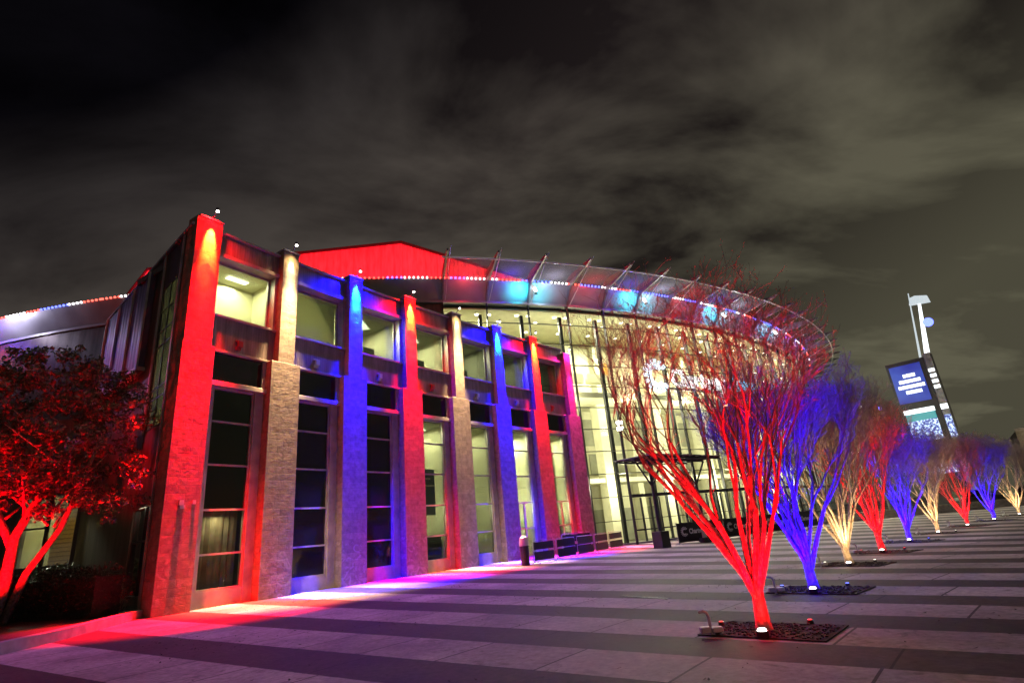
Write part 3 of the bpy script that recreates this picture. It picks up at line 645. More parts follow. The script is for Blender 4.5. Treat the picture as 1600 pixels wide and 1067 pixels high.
# wall lantern on the glass front
p = dpt(-65.4, 75.2, 8.9)
m = MB(); m.tube([dpt(-65.3, 75.2, 0), dpt(-65.3, 75.2, 8.7)], [0.11, 0.07], 8); pl = thing('lamp_post', dpt(-65.3, 75.2, 0), 'tall slim lamp post with two white lanterns in front of the glass lobby', 'lamp post')
m.build('pole', 'dark_metal', pl)
q = MB(); q.box(dfr(-65.3, 75.2), -0.20, 0.20, -0.15, 0.15, 8.75, 9.05); q.box(dfr(-65.3, 75.2), -0.20, 0.20, -0.15, 0.15, 9.25, 9.5); q.build('lantern', 'lamp_white', pl)

# ------------------------------------------------------------------ arena sign
SG = -57.3; sgR = 75.1
def sign_mat(u, z, R=sgR):
    c, s = math.cos(rad(SG)), math.sin(rad(SG)); o = dpt(SG, R)
    return Matrix(((-s, 0, c, o[0] - s * u), (c, 0, s, o[1] + c * u), (0, 1, 0, z), (0, 0, 0, 1)))
def text_mesh(name, body, size, mat, mtx, parent, offset=0.0, extrude=0.06, width=None, xs=1.0, shear=0.0, align='LEFT', space=1.0):
    cu = bpy.data.curves.new(name, 'FONT'); cu.body = body; cu.size = size; cu.extrude = extrude; cu.offset = offset; cu.shear = shear; cu.align_x = align; cu.space_character = space; cu.resolution_u = 3
    tmp = bpy.data.objects.new(name, cu); sc.collection.objects.link(tmp); bpy.context.view_layer.update()
    me = bpy.data.meshes.new_from_object(tmp); bpy.data.objects.remove(tmp)
    if width:
        x0 = min(v.co.x for v in me.vertices); x1 = max(v.co.x for v in me.vertices); xs = width / (x1 - x0)
        for v in me.vertices: v.co.x = (v.co.x - x0) * xs
    me.transform(mtx); me.materials.clear(); me.materials.append(MAT[mat])
    o = bpy.data.objects.new(name, me); sc.collection.objects.link(o)
    if parent: attach(o, parent)
    return o
def logo(mb, mtx, r):
    def V(a, rr, z): return mtx @ Vector((rr * math.cos(a), rr * math.sin(a), z))
    n = 20                                  # the C
    for k in range(n):
        a0 = rad(48) + rad(264) * k / n; a1 = rad(48) + rad(264) * (k + 1) / n
        ri, ro = r * 0.42, r * 0.66
        pr = [V(a0, ri, 0), V(a1, ri, 0), V(a1, ro, 0), V(a0, ro, 0)]; bk = [V(a0, ri, 0.1), V(a1, ri, 0.1), V(a1, ro, 0.1), V(a0, ro, 0.1)]
        mb.face(pr); mb.face(bk[::-1])
        for i in range(4): mb.face([pr[i], pr[(i + 1) % 4], bk[(i + 1) % 4], bk[i]])
    for k in range(13):                     # its rays
        a = rad(40) + rad(280) * k / 12; h = rad(7.5)
        q = [V(a - h, r * 0.70, 0), V(a + h, r * 0.70, 0), V(a + h * 0.8, r * 1.0, 0), V(a - h * 0.8, r * 1.0, 0)]; b_ = [V(a - h, r * 0.70, 0.1), V(a + h, r * 0.70, 0.1), V(a + h * 0.8, r * 1.0, 0.1), V(a - h * 0.8, r * 1.0, 0.1)]
        mb.face(q); mb.face(b_[::-1])
        for i in range(4): mb.face([q[i], q[(i + 1) % 4], b_[(i + 1) % 4], b_[i]])
sign = thing('arena_sign', dpt(SG, sgR, 12), 'glowing white and cyan name sign with a C sunburst mark hung across the glass lobby', 'sign')
m = MB(); logo(m, sign_mat(-5.9, 13.5), 1.55); m.build('sunburst_mark', 'sign_pale', sign)
text_mesh('lettering', 'Chartway', 2.15, 'sign_white', sign_mat(-4.05, 12.75), sign, offset=0.075, width=7.5)
text_mesh('lettering', 'Arena', 2.05, 'sign_cyan', sign_mat(3.75, 12.75), sign, offset=0.045, width=4.4)
m = MB()
for z in (12.6, 14.5): m.tube([sign_mat(-7.0, z, 74.75) @ Vector((0, 0, 0)), sign_mat(8.2, z, 74.75) @ Vector((0, 0, 0))], 0.05, 5)
for u in (-6.5, -3, 0.5, 4, 7.8): m.tube([sign_mat(u, 13.55, 74.75) @ Vector((0, 0, -0.6)), sign_mat(u, 13.55, 74.75) @ Vector((0, 0, 0))], 0.05, 5); m.tube([sign_mat(u, 12.6, 74.75) @ Vector((0, 0, 0)), sign_mat(u, 14.5, 74.75) @ Vector((0, 0, 0))], 0.05, 5)
m.build('mounting_frame', 'dark_metal', sign)

# ------------------------------------------------------------------ kerb, bed, hedge, left tree
m = MB(); kp = [(-13.35, 20.3), (-12.45, 15.6), (-12.3, 13.2), (-12.0, 9.0), (-11.6, 4)]
for k in range(4):
    (x0, y0), (x1, y1) = kp[k], kp[k + 1]; d = Vector((x1 - x0, y1 - y0)); L_ = d.length; d.normalize()
    m.box(((x0, y0), (d.x, d.y), (-d.y, d.x)), 0.0, L_ + 0.0, -0.35, 0.0, 0.0, 0.26 - 0.0)
tag(m.build('kerb', 'kerb_concrete', None), kind='structure')
m = MB(); m.face([(-13.5, 20.6, 0.17), (-40, 40, 0.17), (-60, 30, 0.17), (-40, 4, 0.17), (-11.9, 4, 0.17), (-12.3, 9, 0.17), (-12.6, 13.2, 0.17), (-12.75, 15.6, 0.17)][::-1]); tag(m.build('planting_bed', 'mulch'), kind='structure')
def leaf_cloud(mb, blobs, count, size, rg, shell=0.55):
    for k in range(count):
        c, r = rg.choices(blobs, [b[1][0] * b[1][1] for b in blobs])[0]
        while True:
            v = Vector((rg.uniform(-1, 1), rg.uniform(-1, 1), rg.uniform(-1, 1)))
            if 0.01 < v.length <= 1: break
        v = v.normalized() * (shell + (1 - shell) * rg.random() ** 0.7) * rg.uniform(0.85, 1.08)
        p = Vector((c[0] + v.x * r[0], c[1] + v.y * r[0], c[2] + v.z * r[1]))
        d = Vector((rg.gauss(0, 1), rg.gauss(0, 1), rg.gauss(0, 1))).normalized(); e = d.cross(Vector((rg.gauss(0, 1), rg.gauss(0, 1), rg.gauss(0, 1)))).normalized()
        s_ = size * rg.uniform(0.6, 1.4)
        mb.face([p - d * s_, p + e * s_ * 0.45, p + d * s_, p - e * s_ * 0.45])
rg = random.Random(3)
lt = thing('leafy_tree', (-18.0, 19.6, 0.17), 'large leafy tree lit red from below at the left edge by the side wall', 'tree')
m = MB()
base = Vector((-18.0, 19.6, 0.15))
def limb(mb, pts, r0, r1, n=8): mb.tube(pts, [r0 + (r1 - r0) * k / (len(pts) - 1) for k in range(len(pts))], n)
limb(m, [base, base + Vector((0.25, 0.0, 1.4)), base + Vector((0.35, -0.1, 2.8)), base + Vector((0.9, 0, 4.2)), base + Vector((1.6, 0.2, 6.0))], 0.22, 0.07)
limb(m, [base + Vector((0.15, 0.3, 0)), base + Vector((0.65, 0.3, 1.6)), base + Vector((1.5, 0.4, 3.0)), base + Vector((2.1, 0.3, 4.6)), base + Vector((2.6, 0.3, 6.4))], 0.14, 0.05)
limb(m, [base + Vector((0.3, 0, 2.4)), base + Vector((-0.3, -0.2, 3.6)), base + Vector((-1.0, -0.1, 5.0)), base + Vector((-1.4, 0, 6.5))], 0.14, 0.05)
limb(m, [base + Vector((-0.15, 0, 0)), base + Vector((-0.6, -0.2, 1.8)), base + Vector((-1.6, -0.1, 3.4)), base + Vector((-2.8, 0, 5.0))], 0.14, 0.05)
for k in range(26):
    a = rg.uniform(0, 6.28); st = base + Vector((rg.uniform(-1.2, 2.0), rg.uniform(-.3, .5), rg.uniform(3.0, 5.2))); d = Vector((math.cos(a), math.sin(a), rg.uniform(0.2, 1.2))) * rg.uniform(1.2, 2.4)
    limb(m, [st, st + d * 0.5 + Vector((0, 0, .1)), st + d], 0.05, 0.012, 5)
m.build('trunk', 'bark', lt, smooth=True)
blobs = [((-17.6, 19.6, 6.9), (3.4, 2.6)), ((-15.4, 19.2, 6.2), (1.9, 1.7)), ((-20.2, 19.8, 6.4), (2.2, 2.3)), ((-17.2, 18.6, 5.0), (2.0, 1.4)), ((-14.6, 19.4, 4.6), (1.3, 1.4)), ((-19.6, 18.9, 4.5), (1.7, 1.2)), ((-17.8, 19.9, 8.8), (2.2, 1.3)), ((-15.9, 18.9, 4.1), (1.1, .7)), ((-15.9, 19.8, 8.0), (1.6, 1.2))]
m = MB()
cl_ = []
for k in range(420):
    c, r = rg.choices(blobs, [b[1][0] * b[1][1] for b in blobs])[0]; v = Vector((rg.gauss(0, 1), rg.gauss(0, 1), rg.gauss(0, 1))).normalized() * rg.uniform(0.55, 1.06)
    q_ = rg.uniform(0.22, 0.5); cl_.append(((c[0] + v.x * r[0], c[1] + v.y * r[0], c[2] + v.z * r[1]), (q_, q_ * 0.75)))
leaf_cloud(m, cl_, 30000, 0.075, rg, 0.25)
m.build('crown', 'leaf', lt)
for (lx, ly, tx, ty, tz, e_) in ((-17.2, 18.2, -17.7, 19.6, 5.5, 6000), (-18.9, 17.6, -19.2, 19.4, 6, 6500)):
    gl_ = thing('ground_uplight', (lx, ly, 0.17), 'small red uplight in the bed under the leafy tree' if lx > -18 else 'red uplight at the outer side of the leafy tree', 'uplight', 'ground uplights under the trees')
    q = MB(); q.tube([(lx, ly, 0.17), (lx, ly, 0.33)], 0.09, 10); q.build('housing', 'dark_metal', gl_)
    lamp('SPOT', 'uplight', (lx, ly, 0.36), e_, (1, 0.0, 0.003), gl_, (tx, ty, tz), spot_size=rad(95), spot_blend=0.8, shadow_soft_size=0.08)
hd = MB(); hd.box(((-14.6, 20.1), (-0.93, 0.37), (-0.37, -0.93)), 0, 5.6, -0.5, 0.4, 0.15, 1.45); leaf_cloud(hd, [((-14.6 - 0.93 * k * 0.55, 20.1 + 0.37 * k * 0.55, 0.9), (0.75, 0.95)) for k in range(11)], 9000, 0.05, rg, 0.8)
tag(hd.build('hedge', 'hedge_leaf'), 'low clipped dark hedge along the bed left of the red corner pier', 'hedge')
sh = MB(); leaf_cloud(sh, [((-19.7, 24.2, 1.25), (1.15, 0.85)), ((-20.9, 24.6, 1.2), (0.8, 0.7)), ((-18.6, 24.0, 1.2), (0.7, .6))], 5200, 0.06, rg, 0.6)
sht = thing('round_shrub', (-20, 24.2, 0.17), 'rounded grey green shrub below the yellow lit window', 'shrub')
sh.build('foliage', 'shrub_leaf', sht); q = MB()
for k in range(9): q.tube([(-20 + rg.uniform(-.3, .3), 24.2, 0.15), (-20 + rg.uniform(-1, 1), 24.2 + rg.uniform(-.4, .4), 1.3)], 0.02, 4)
q.build('stem', 'bark', sht)
lamp('SPOT', 'shrub_glow', (-23.4, 28.0, 5.9), 900, (0.9, 0.95, 0.7), wv_, (-20.4, 24.3, 1.3), spot_size=rad(50), spot_blend=0.6, shadow_soft_size=0.05)
box1('wall_lamp', 'dark_metal', wv_, ((-23.4, 28.3), (1, 0), (0, -1)), -0.15, 0.15, -0.35, 0.35, 6.0, 6.12)

# ------------------------------------------------------------------ bare multi-stem trees
def make_tree(seed, H=5.9, thin=0.0042, extra=2, fork=3):
    rg = random.Random(seed); tk, cr = MB(), MB(); ends = []
    def grow(p, d, ln, r, lev, up):
        nseg = 3 if lev < 4 else 2
        pts = [p.copy()]; rr_ = [r]; r1 = r * (0.72 if lev < 3 else 0.62)
        for k in range(nseg):
            rm = 0.30 + 0.37 * p.z; ex = math.hypot(p.x, p.y) - rm
            if ex > 0: d = (d - Vector((p.x, p.y, 0)).normalized() * min(0.8, ex * 1.6)).normalized()
            if p.z > H * 0.9 and lev > 2: ln *= 0.7
            d = (d + Vector((rg.gauss(0, 1), rg.gauss(0, 1), rg.gauss(0, 0.4))) * (0.07 + 0.025 * lev) + Vector((0, 0, up))).normalized()
            p = p + d * (ln / nseg); pts.append(p.copy()); rr_.append(r + (r1 - r) * (k + 1) / nseg)
        (tk if lev <= 2 else cr).tube(pts, rr_, (9, 7, 6, 4, 3, 3, 3)[lev], cap=False)
        for _ in range(extra if lev >= 3 else (1 if lev == 2 else 0)):
            q = pts[1]; dd = (d + Vector((rg.gauss(0, .7), rg.gauss(0, .7), rg.uniform(0, .5)))).normalized()
            e_ = q + dd * rg.uniform(0.15, 0.45); cr.tube([q, (q + e_) / 2 + Vector((rg.gauss(0, .02), rg.gauss(0, .02), .02)), e_], [0.0045, 0.004, 0.0025], 3, cap=False); ends.append(e_)
        if lev == 6: ends.append(p); return
        nk = (0, 3, 3, 3, fork, 2)[lev] if lev else 0
        if lev in (1, 2): nk = rg.choice((2, 3, 3))
        for k in range(nk):
            a = rg.uniform(0, 6.283); side = Vector((math.cos(a), math.sin(a), 0)); sp = (0.22, 0.22, 0.26, 0.32, 0.38, 0.45)[lev]
            nd_ = (d + side * rg.uniform(0.5, 1.2) * sp + Vector((p.x, p.y, 0)) * -0.02).normalized()
            grow(p, nd_, ln * rg.uniform(0.70, 0.92), max(thin, r1 * rg.uniform(0.66, 0.88)), lev + 1, (0.02, 0.03, 0.02, 0.02, 0.03, 0.04)[lev])
    # flared foot
    top = Vector((rg.gauss(0, .05), rg.gauss(0, .05), 0.75))
    tk.tube([Vector((0, 0, -0.05)), Vector((0, 0, 0.12)), top * 0.6, top], [0.165, 0.125, 0.105, 0.095], 12, cap=False)
    ns = 12
    for k in range(ns):
        a = 6.283 * k / ns + rg.uniform(-.3, .3); tilt = rad(rg.choice((6, 13, 20, 27)) + rg.uniform(-3, 3))
        d = Vector((math.cos(a) * math.sin(tilt), math.sin(a) * math.sin(tilt), math.cos(tilt)))
        st = Vector((math.cos(a) * 0.045, math.sin(a) * 0.045, rg.uniform(0.42, 0.74)))
        grow(st, d, H * 0.235 * rg.uniform(0.85, 1.12), rg.uniform(0.042, 0.062), 1, 0.035)
    for e_ in ends:                          # dry seed heads
        if rg.random() < 0.5:
            for k in range(3):
                q = e_ + Vector((rg.gauss(0, .025), rg.gauss(0, .025), rg.gauss(0, .03))); d = Vector((rg.gauss(0, 1), rg.gauss(0, 1), rg.gauss(0, 1))).normalized() * 0.014; f_ = d.orthogonal()
                cr.face([q - d, q + f_, q + d]); 
    return tk, cr
variants = []
for sd_ in (54, 22, 23, 29, 31):
    tk, cr = make_tree(sd_, *((6.5, 0.0036, 1, 2) if sd_ == 54 else (5.9, 0.0045, 2, 3)))
    a = tk.build('trunk', 'bark', smooth=True); b = cr.build('crown', 'twig'); variants.append((a.data, b.data)); bpy.data.objects.remove(a); bpy.data.objects.remove(b)
trees = [(3.18, 8.77), (5.60, 12.25), (8.63, 16.43), (11.35, 19.4), (14.4, 22.7), (17.7, 25.8), (21.4, 29.0), (25.2, 32.1), (29.2, 35.2)]
tcols = ['red', 'blue', 'gold']
ords = ['nearest', 'second', 'third', 'fourth', 'fifth', 'sixth', 'seventh', 'eighth', 'farthest']
RGB = {'red': (1, 0.0, 0.004), 'blue': (0.010, 0.0, 1.0), 'gold': (1.0, 0.66, 0.28)}
for i, (x, y) in enumerate(trees):
    cn = tcols[i % 3]; near = ' with a conduit box at its foot' if i == 0 else ''
    t = thing('bare_tree', (x, y, 0.02), f'bare many stemmed tree lit {cn}, {ords[i]} in the row along the plaza', 'tree', 'bare trees in a row on the plaza')
    rz = rg.uniform(0, 6.28) if i else 5.6; s = (0.81, 0.80, 0.82, 0.80, 0.76, 0.73, 0.73, 0.75, 0.75)[i]
    t.rotation_euler = (0, 0, rz); t.scale = (s, s, s)
    for nme, dat in zip(('trunk', 'crown'), variants[0 if i == 0 else 1 + (i * 3) % 4]):
        o = bpy.data.objects.new(nme, dat); sc.collection.objects.link(o); o.parent = t
    # planting pit along the pale band
    ang = math.atan2(y - PC[1], x - PC[0]); fr = ((x, y), (math.sin(ang), -math.cos(ang)), (math.cos(ang), math.sin(ang)))
    pit = MB(); pit.box(fr, -0.55, 0.55, -0.95, 0.75, 0.004, 0.02)
    pr_ = random.Random(i)
    for k in range(420 if i < 3 else 60):
        u, v = pr_.uniform(-.5, .5), pr_.uniform(-.9, .7); h = pr_.uniform(0.004, 0.02); q = pr_.uniform(.012, .032)
        pit.box(fr, u - q, u + q * .6, v - q * .5, v + q * .5, 0.02, 0.02 + h)
    tag(pit.build('mulch_bed', 'mulch'), kind='structure')
    # one uplight faces the camera; two side ones are added to fill dark stems
    e_ = {'red': 120, 'blue': 260, 'gold': 42}[cn]
    for side_, wh in ((1, 'front'), (-1, 'left'), (-2, 'right')):
        if side_ < 0 and i > 5: continue
        dv = Vector((-x - 0.6, -y, 0)).normalized() * (0.55 if side_ > 0 else 0.72)
        if side_ < 0:
            ca_, sa_ = math.cos(rad(122)), math.sin(rad(122)) * (-1 if side_ == -1 else 1); dv = Vector((dv.x * ca_ - dv.y * sa_, dv.x * sa_ + dv.y * ca_, 0))
        lx, ly = x + dv.x, y + dv.y
        g_ = thing('ground_uplight', (lx, ly, 0.02), f'small round uplight on the {wh} side of the foot of the {ords[i]} {cn} lit tree', 'uplight', 'ground uplights under the trees')
        q = MB(); q.tube([(lx, ly, 0.02), (lx, ly, 0.10 if side_ > 0 else 0.07)], 0.085 if side_ > 0 else 0.045, 12); q.build('housing', 'dark_metal', g_)
        q = MB(); q.tube([(lx, ly, 0.10), (lx, ly, 0.125)] if side_ > 0 else [(lx, ly, 0.07), (lx, ly, 0.078)], [0.06, 0.05] if side_ > 0 else [0.03, 0.028], 12); q.build('lens', 'lens_hot' if side_ > 0 else {'red': 'led_red_deep', 'blue': 'led_blue', 'gold': 'ceiling_light'}[cn], g_)
        lamp('SPOT', 'uplight', (lx, ly, 0.17), e_, RGB[cn], g_, (x, y, 1.25), spot_size=rad(150), spot_blend=0.5, shadow_soft_size=0.05)
        lamp('SPOT', 'uplight', (lx, ly, 0.18), e_ * (17.0 if i == 0 else 11.0), RGB[cn], g_, (x, y, 2.9), spot_size=rad(88), spot_blend=1.0, shadow_soft_size=0.12)
        if side_ > 0:
            dv0 = dv; lamp('POINT', 'lens_glow', (lx + dv.x * .3, ly + dv.y * .3, 0.20), 1.2, RGB[cn], g_, shadow_soft_size=0.02)
    dv = dv0
    # small conduit box beside each pit
    bx, by = x - 0.62 + dv.x * 0.6, y + 0.25 + dv.y * 0.6
    cbx = thing('conduit_box', (bx, by, 0.02), f'pale electrical box with a bent conduit beside the {ords[i]} tree', 'electrical box', 'electrical boxes in the tree pits')
    q = MB(); q.box(((bx, by), (1, 0), (0, -1)), -0.16, -0.02, -0.06, 0.06, 0.05, 0.13); q.box(((bx, by), (1, 0), (0, -1)), 0.0, 0.15, -0.05, 0.06, 0.05, 0.12); q.build('box', 'white_plastic', cbx, 0.012)
    q = MB(); q.tube([(bx, by + .05, 0.0), (bx, by + .05, 0.24), (bx - 0.02, by + .05, 0.29), (bx - 0.07, by + .05, 0.32), (bx - 0.13, by + .05, 0.31)], 0.022, 8); q.build('conduit', 'white_plastic', cbx)

# ------------------------------------------------------------------ crowd barriers in front of the last piers
def barrier(x0, y0, x1, y1, lab, h=1.12):
    d = Vector((x1 - x0, y1 - y0)); L_ = d.length; d.normalize(); fr = ((x0, y0), (d.x, d.y), (d.y, -d.x))
    t = thing('crowd_barrier', ((x0 + x1) / 2, (y0 + y1) / 2, 0), lab, 'barrier', 'crowd barriers beside the lobby')
    P = lambda u, z, v=0: (x0 + d.x * u + d.y * v, y0 + d.y * u - d.x * v, z)
    q = MB(); q.tube([P(0.05, 0.12), P(0.05, h - .08), P(0.13, h), P(L_ - 0.13, h), P(L_ - 0.05, h - .08), P(L_ - 0.05, 0.12), P(0.05, 0.12)], 0.022, 6)
    q.tube([P(0.05, h * .58), P(L_ - 0.05, h * .58)], 0.018, 6); q.build('frame', 'mid_metal', t)
    for u in (0.25, L_ - 0.25):
        q = MB(); q.tube([P(u, 0.02, -0.3), P(u, 0.12, 0), P(u, 0.02, 0.3)], 0.02, 6); q.build('foot', 'mid_metal', t)
    q = MB(); q.box(fr, 0.10, L_ - 0.10, 0.03, 0.045, 0.16, h * 0.52); q.box(fr, 0.10, L_ - 0.10, 0.03, 0.045, h * .62, h * .95); q.build('cover', 'dark_fabric', t)
pts = [(0.05, 30.8), (1.35, 32.2), (2.65, 33.9), (3.9, 36.0), (5.1, 38.4), (6.5, 41.2)]
for k in range(5):
    (a, b), (c, d) = pts[k], pts[k + 1]; v = Vector((c - a, d - b)); v *= 0.93
    barrier(a, b, a + v.x, b + v.y, f'dark covered crowd barrier, {["nearest to", "second from", "third from", "fourth from", "farthest from"][k]} the last blue pier, beside the lobby')
barrier(1.9, 36.0, 3.9, 37.6, 'dark crowd barrier standing alone behind the row, before the last red pier', 1.3)
def rubbish(x, y):
    t = thing('litter_bin', (x, y, 0), 'slim dark litter bin with a pale hood between the blue pier and the barriers', 'bin')
    q = MB(); q.tube([(x, y, 0), (x, y, 0.95)], [0.22, 0.25], 12); q.build('body', 'dark_metal', t)
    q = MB(); q.tube([(x, y, 0.95), (x, y, 1.05), (x, y, 1.35), (x, y, 1.45)], [0.26, 0.26, 0.22, 0.08], 12); q.build('hood', 'pale_metal', t)
rubbish(-0.35, 30.6)

# banner barriers in front of the lobby doors
def banner(x0, y0, x1, y1, lab, txt=True):
    d = Vector((x1 - x0, y1 - y0)); L_ = d.length; d.normalize(); fr = ((x0, y0), (d.x, d.y), (d.y, -d.x))
    t = thing('banner_fence', ((x0 + x1) / 2, (y0 + y1) / 2, 0), lab, 'banner', 'black banner fences before the lobby')
    q = MB(); q.box(fr, 0, L_, -0.02, 0.02, 0.12, 1.30); q.build('banner', 'dark_fabric', t)
    q = MB()
    for u in (0.05, L_ / 2, L_ - 0.05): q.box(fr, u - .03, u + .03, -0.08, -0.02, 0, 1.34); q.box(fr, u - .04, u + .04, -0.4, 0.3, 0, 0.04)
    q.build('post', 'mid_metal', t)
    if txt:
        mt_ = Matrix(((d.x, 0, d.y, x0 + d.x * 0.95 + d.y * 0.03), (d.y, 0, -d.x, y0 + d.y * 0.95 - d.x * 0.03), (0, 1, 0, 0.62), (0, 0, 0, 1)))
        text_mesh('print', 'Chartway Arena', 0.42, 'white_print', mt_, t, offset=0.012, extrude=0.004, width=L_ - 1.5)
        mb = MB(); lm_ = Matrix(((d.x, 0, d.y, x0 + d.x * 0.55 + d.y * 0.03), (d.y, 0, -d.x, y0 + d.y * 0.55 - d.x * 0.03), (0, 1, 0, 0.76), (0, 0, 0, 1))); logo(mb, lm_ @ Matrix.Scale(0.1, 4, (0, 0, 1)), 0.30); mb.build('print_mark', 'white_print', t)
bx = [(9.4, 37.4), (13.0, 39.2), (16.6, 41.4), (20.0, 44.0), (23.2, 47.0)]
labs = ['black banner fence with white arena name, left of the nearest red tree', 'black banner fence with white arena name, behind the nearest red tree', 'black banner fence with white arena name, between the red and blue trees', 'black banner fence with white arena name, behind the second, blue tree']
for k in range(4):
    (a, b), (c, d) = bx[k], bx[k + 1]; v = Vector((c - a, d - b)) * 0.96; banner(a, b, a + v.x, b + v.y, labs[k])

# entrance shelter with forked posts
shl = thing('entrance_shelter', (9.0, 37.4, 0), 'dark steel shelter with forked posts in front of the lobby doors', 'shelter')
for (x, y) in ((7.95, 35.8), (11.6, 38.9)):
    q = MB(); q.tube([(x, y, 0), (x, y, 5.2)], [0.11, 0.09], 8)
    for sx in (-1, 1): q.tube([(x, y, 3.6), (x + sx * 1.25 * 0.8, y + sx * 1.25 * 0.6, 5.2)], 0.06, 6)
    q.build('post', 'dark_metal', shl)
    box1('post_base', 'dark_metal', shl, ((x, y), (0.8, 0.6), (0.6, -0.8)), -0.38, 0.38, -0.38, 0.38, 0, 0.95, bevel=0.02)
q = MB(); F_ = ((6.9, 34.9), (0.76, 0.65), (0.65, -0.76))
q.box(F_, 0, 7.6, -0.1, 0.0, 5.2, 5.3); q.box(F_, 0, 7.6, 1.2, 1.3, 5.2, 5.3); q.box(F_, 0, 7.6, -1.4, -1.3, 5.2, 5.3)
for k in range(11): q.box(F_, 0.1 + k * 0.73, 0.18 + k * 0.73, -1.5, 1.4, 5.3, 5.38)
q.build('roof_frame', 'dark_metal', shl)
box1('roof_sheet', 'canopy_skin', shl, F_, -0.1, 7.7, -1.6, 1.5, 5.38, 5.42)
t = thing('display_stand', (11.3, 37.9, 0), 'small pale display stand between the shelter post and the banner', 'stand')
box1('board', 'white_print', t, ((11.1, 37.6), (0.9, 0.45), (0.45, -0.9)), -0.15, 0.22, -0.02, 0.02, 0.3, 1.7); box1('foot', 'dark_metal', t, ((11.1, 37.6), (0.9, 0.45), (0.45, -0.9)), -0.25, 0.3, -0.2, 0.2, 0, 0.3)

# ------------------------------------------------------------------ marquee tower
az = rad(35.98); D = 85.0; px_, py_ = math.sin(az) * D, math.cos(az) * D
rot = rad(10); tx_, ty_ = math.cos(az + rot), -math.sin(az + rot); PF = ((px_, py_), (tx_, ty_), (-math.sin(az + rot), -math.cos(az + rot)))
py = thing('marquee_tower', (px_, py_, 0), 'tall tapering sign tower with blue video screens and a slim white mast', 'sign tower')
q = MB(); q.box(PF, -2.3, 1.9, -1.6, 0.0, 0, 18.0); q.build('tower_body', 'dark_metal', py)
q = MB(); q.box(PF, 1.9, 2.7, -1.5, -0.1, 0, 18.4); q.build('tower_fin', 'mid_metal', py)
def plate(nm, mt, u0, u1, z0, z1, v=0.03, par=py):
    q = MB(); o, tt, n_ = PF; q.box(PF, u0, u1, v - 0.03, v + 0.03, z0, z1); return q.build(nm, mt, par)
scr = plate('video_screen', 'screen_blue', -2.0, 1.4, 12.7, 17.5, 0.06)
m = MB(); rq = random.Random(8)
for (a, b, z) in ((-0.75, 0.55, 15.9), (-1.35, 1.0, 15.2), (-1.6, 1.25, 14.5), (-0.95, 0.75, 13.8)):
    u = a
    while u < b:                         # rows of unreadable far-off lettering
        l_ = min(rq.uniform(0.22, 0.5), b - u); m.box(PF, u, u + l_, 0.09, 0.11, z, z + 0.42); u += l_ + 0.05
m.build('screen_text', 'screen_white', scr)
plate('light_band', 'screen_white', -1.9, 1.35, 11.3, 11.85, 0.08)
plate('screen_panel', 'screen_teal', -1.8, 1.3, 10.4, 11.3, 0.05)
plate('screen_panel', 'screen_specks', -1.8, 1.3, 7.9, 10.4, 0.06)
plate('screen_panel', 'screen_specks', -1.5, 1.6, 3.9, 7.3, 0.06)
for z in (16.0, 15.3, 14.6, 13.9): box1('screen_text', 'screen_white', py, PF, 2.0, 2.62, -0.1, -0.04, z, z + 0.4)
q = MB(); q.box(PF, 1.95, 2.68, -0.1, -0.04, 11.3, 11.9); q.build('light_band', 'screen_white', py)
q = MB(); q.box(PF, 1.98, 2.65, -0.1, -0.05, 3.9, 7.0); q.box(PF, 1.98, 2.65, -0.1, -0.05, 7.9, 10.6); q.build('screen_panel', 'screen_specks', py)
o, tt, n_ = PF
Pp = lambda u, z, v=-0.6: (o[0] + tt[0] * u + n_[0] * v, o[1] + tt[1] * u + n_[1] * v, z)
q = MB(); q.tube([Pp(1.5, 17.6), Pp(2.6, 26.6)], [0.14, 0.06], 6); q.build('mast', 'fin_white', py)
q = MB(); q.tube([Pp(2.3, 17.9), Pp(3.4, 25.2)], [0.32, 0.16], 6); q.build('mast', 'screen_white', py)
q = MB(); q.prism([Pp(2.3, 25.0), Pp(4.5, 24.7), Pp(4.4, 25.6), Pp(3.2, 26.0), Pp(2.6, 25.9)], None, Vector((n_[0], n_[1], 0)) * 0.5); q.build('mast_vane', 'fin_white', py)
q = MB(); q.tube([Pp(3.6, 22.2, -0.5), Pp(3.6, 22.2, -0.3)], 0.55, 18); q.build('round_emblem', 'led_blue', py)

# ------------------------------------------------------------------ far lamps, steps and buildings
for k, (x, y, h, mt, col, lb) in enumerate(((31.4, 53.0, 10.0, 'led_red_deep', (1, .02, .02), 'tall pole with a red lamp head behind the tree row'), (32.9, 53.2, 9.9, 'lamp_white', (1, .9, .8), 'tall pole with a white lamp head, left of the blue one'), (34.9, 53.4, 9.7, 'led_blue', (.2, .1, 1), 'tall pole with a blue lamp head, nearest the sign tower'))):
    t = thing('street_lamp', (x, y, 0), lb, 'street lamp', 'coloured pole lamps beyond the trees')
    q = MB(); q.tube([(x, y, 0), (x, y, h)], [0.14, 0.08], 8); q.build('pole', 'mid_metal', t)
    q = MB(); q.tube([(x, y, h), (x, y, h + 0.35)], [0.10, 0.15], 8); q.build('lamp_head', mt, t)
    lamp('POINT', 'lamp_light', (x, y, h - 0.5), 200, col, t, shadow_soft_size=0.3)
st = thing('concrete_steps', (32, 50, 0), 'long pale concrete steps beyond the trees, before the far road', 'steps')
for k in range(3):
    q = MB(); q.box(((22.5, 50.5 + k * 0.5), (1, 0.12), (0.12, -1)), 0, 30, -0.5, 0.0, 0.0, 0.22 * (k + 1)); q.build('step', 'kerb_concrete', st)
t = thing('floodlight_mast', (33, 44, 0), 'slim mast with a warm floodlight over the pale steps', 'lamp post')
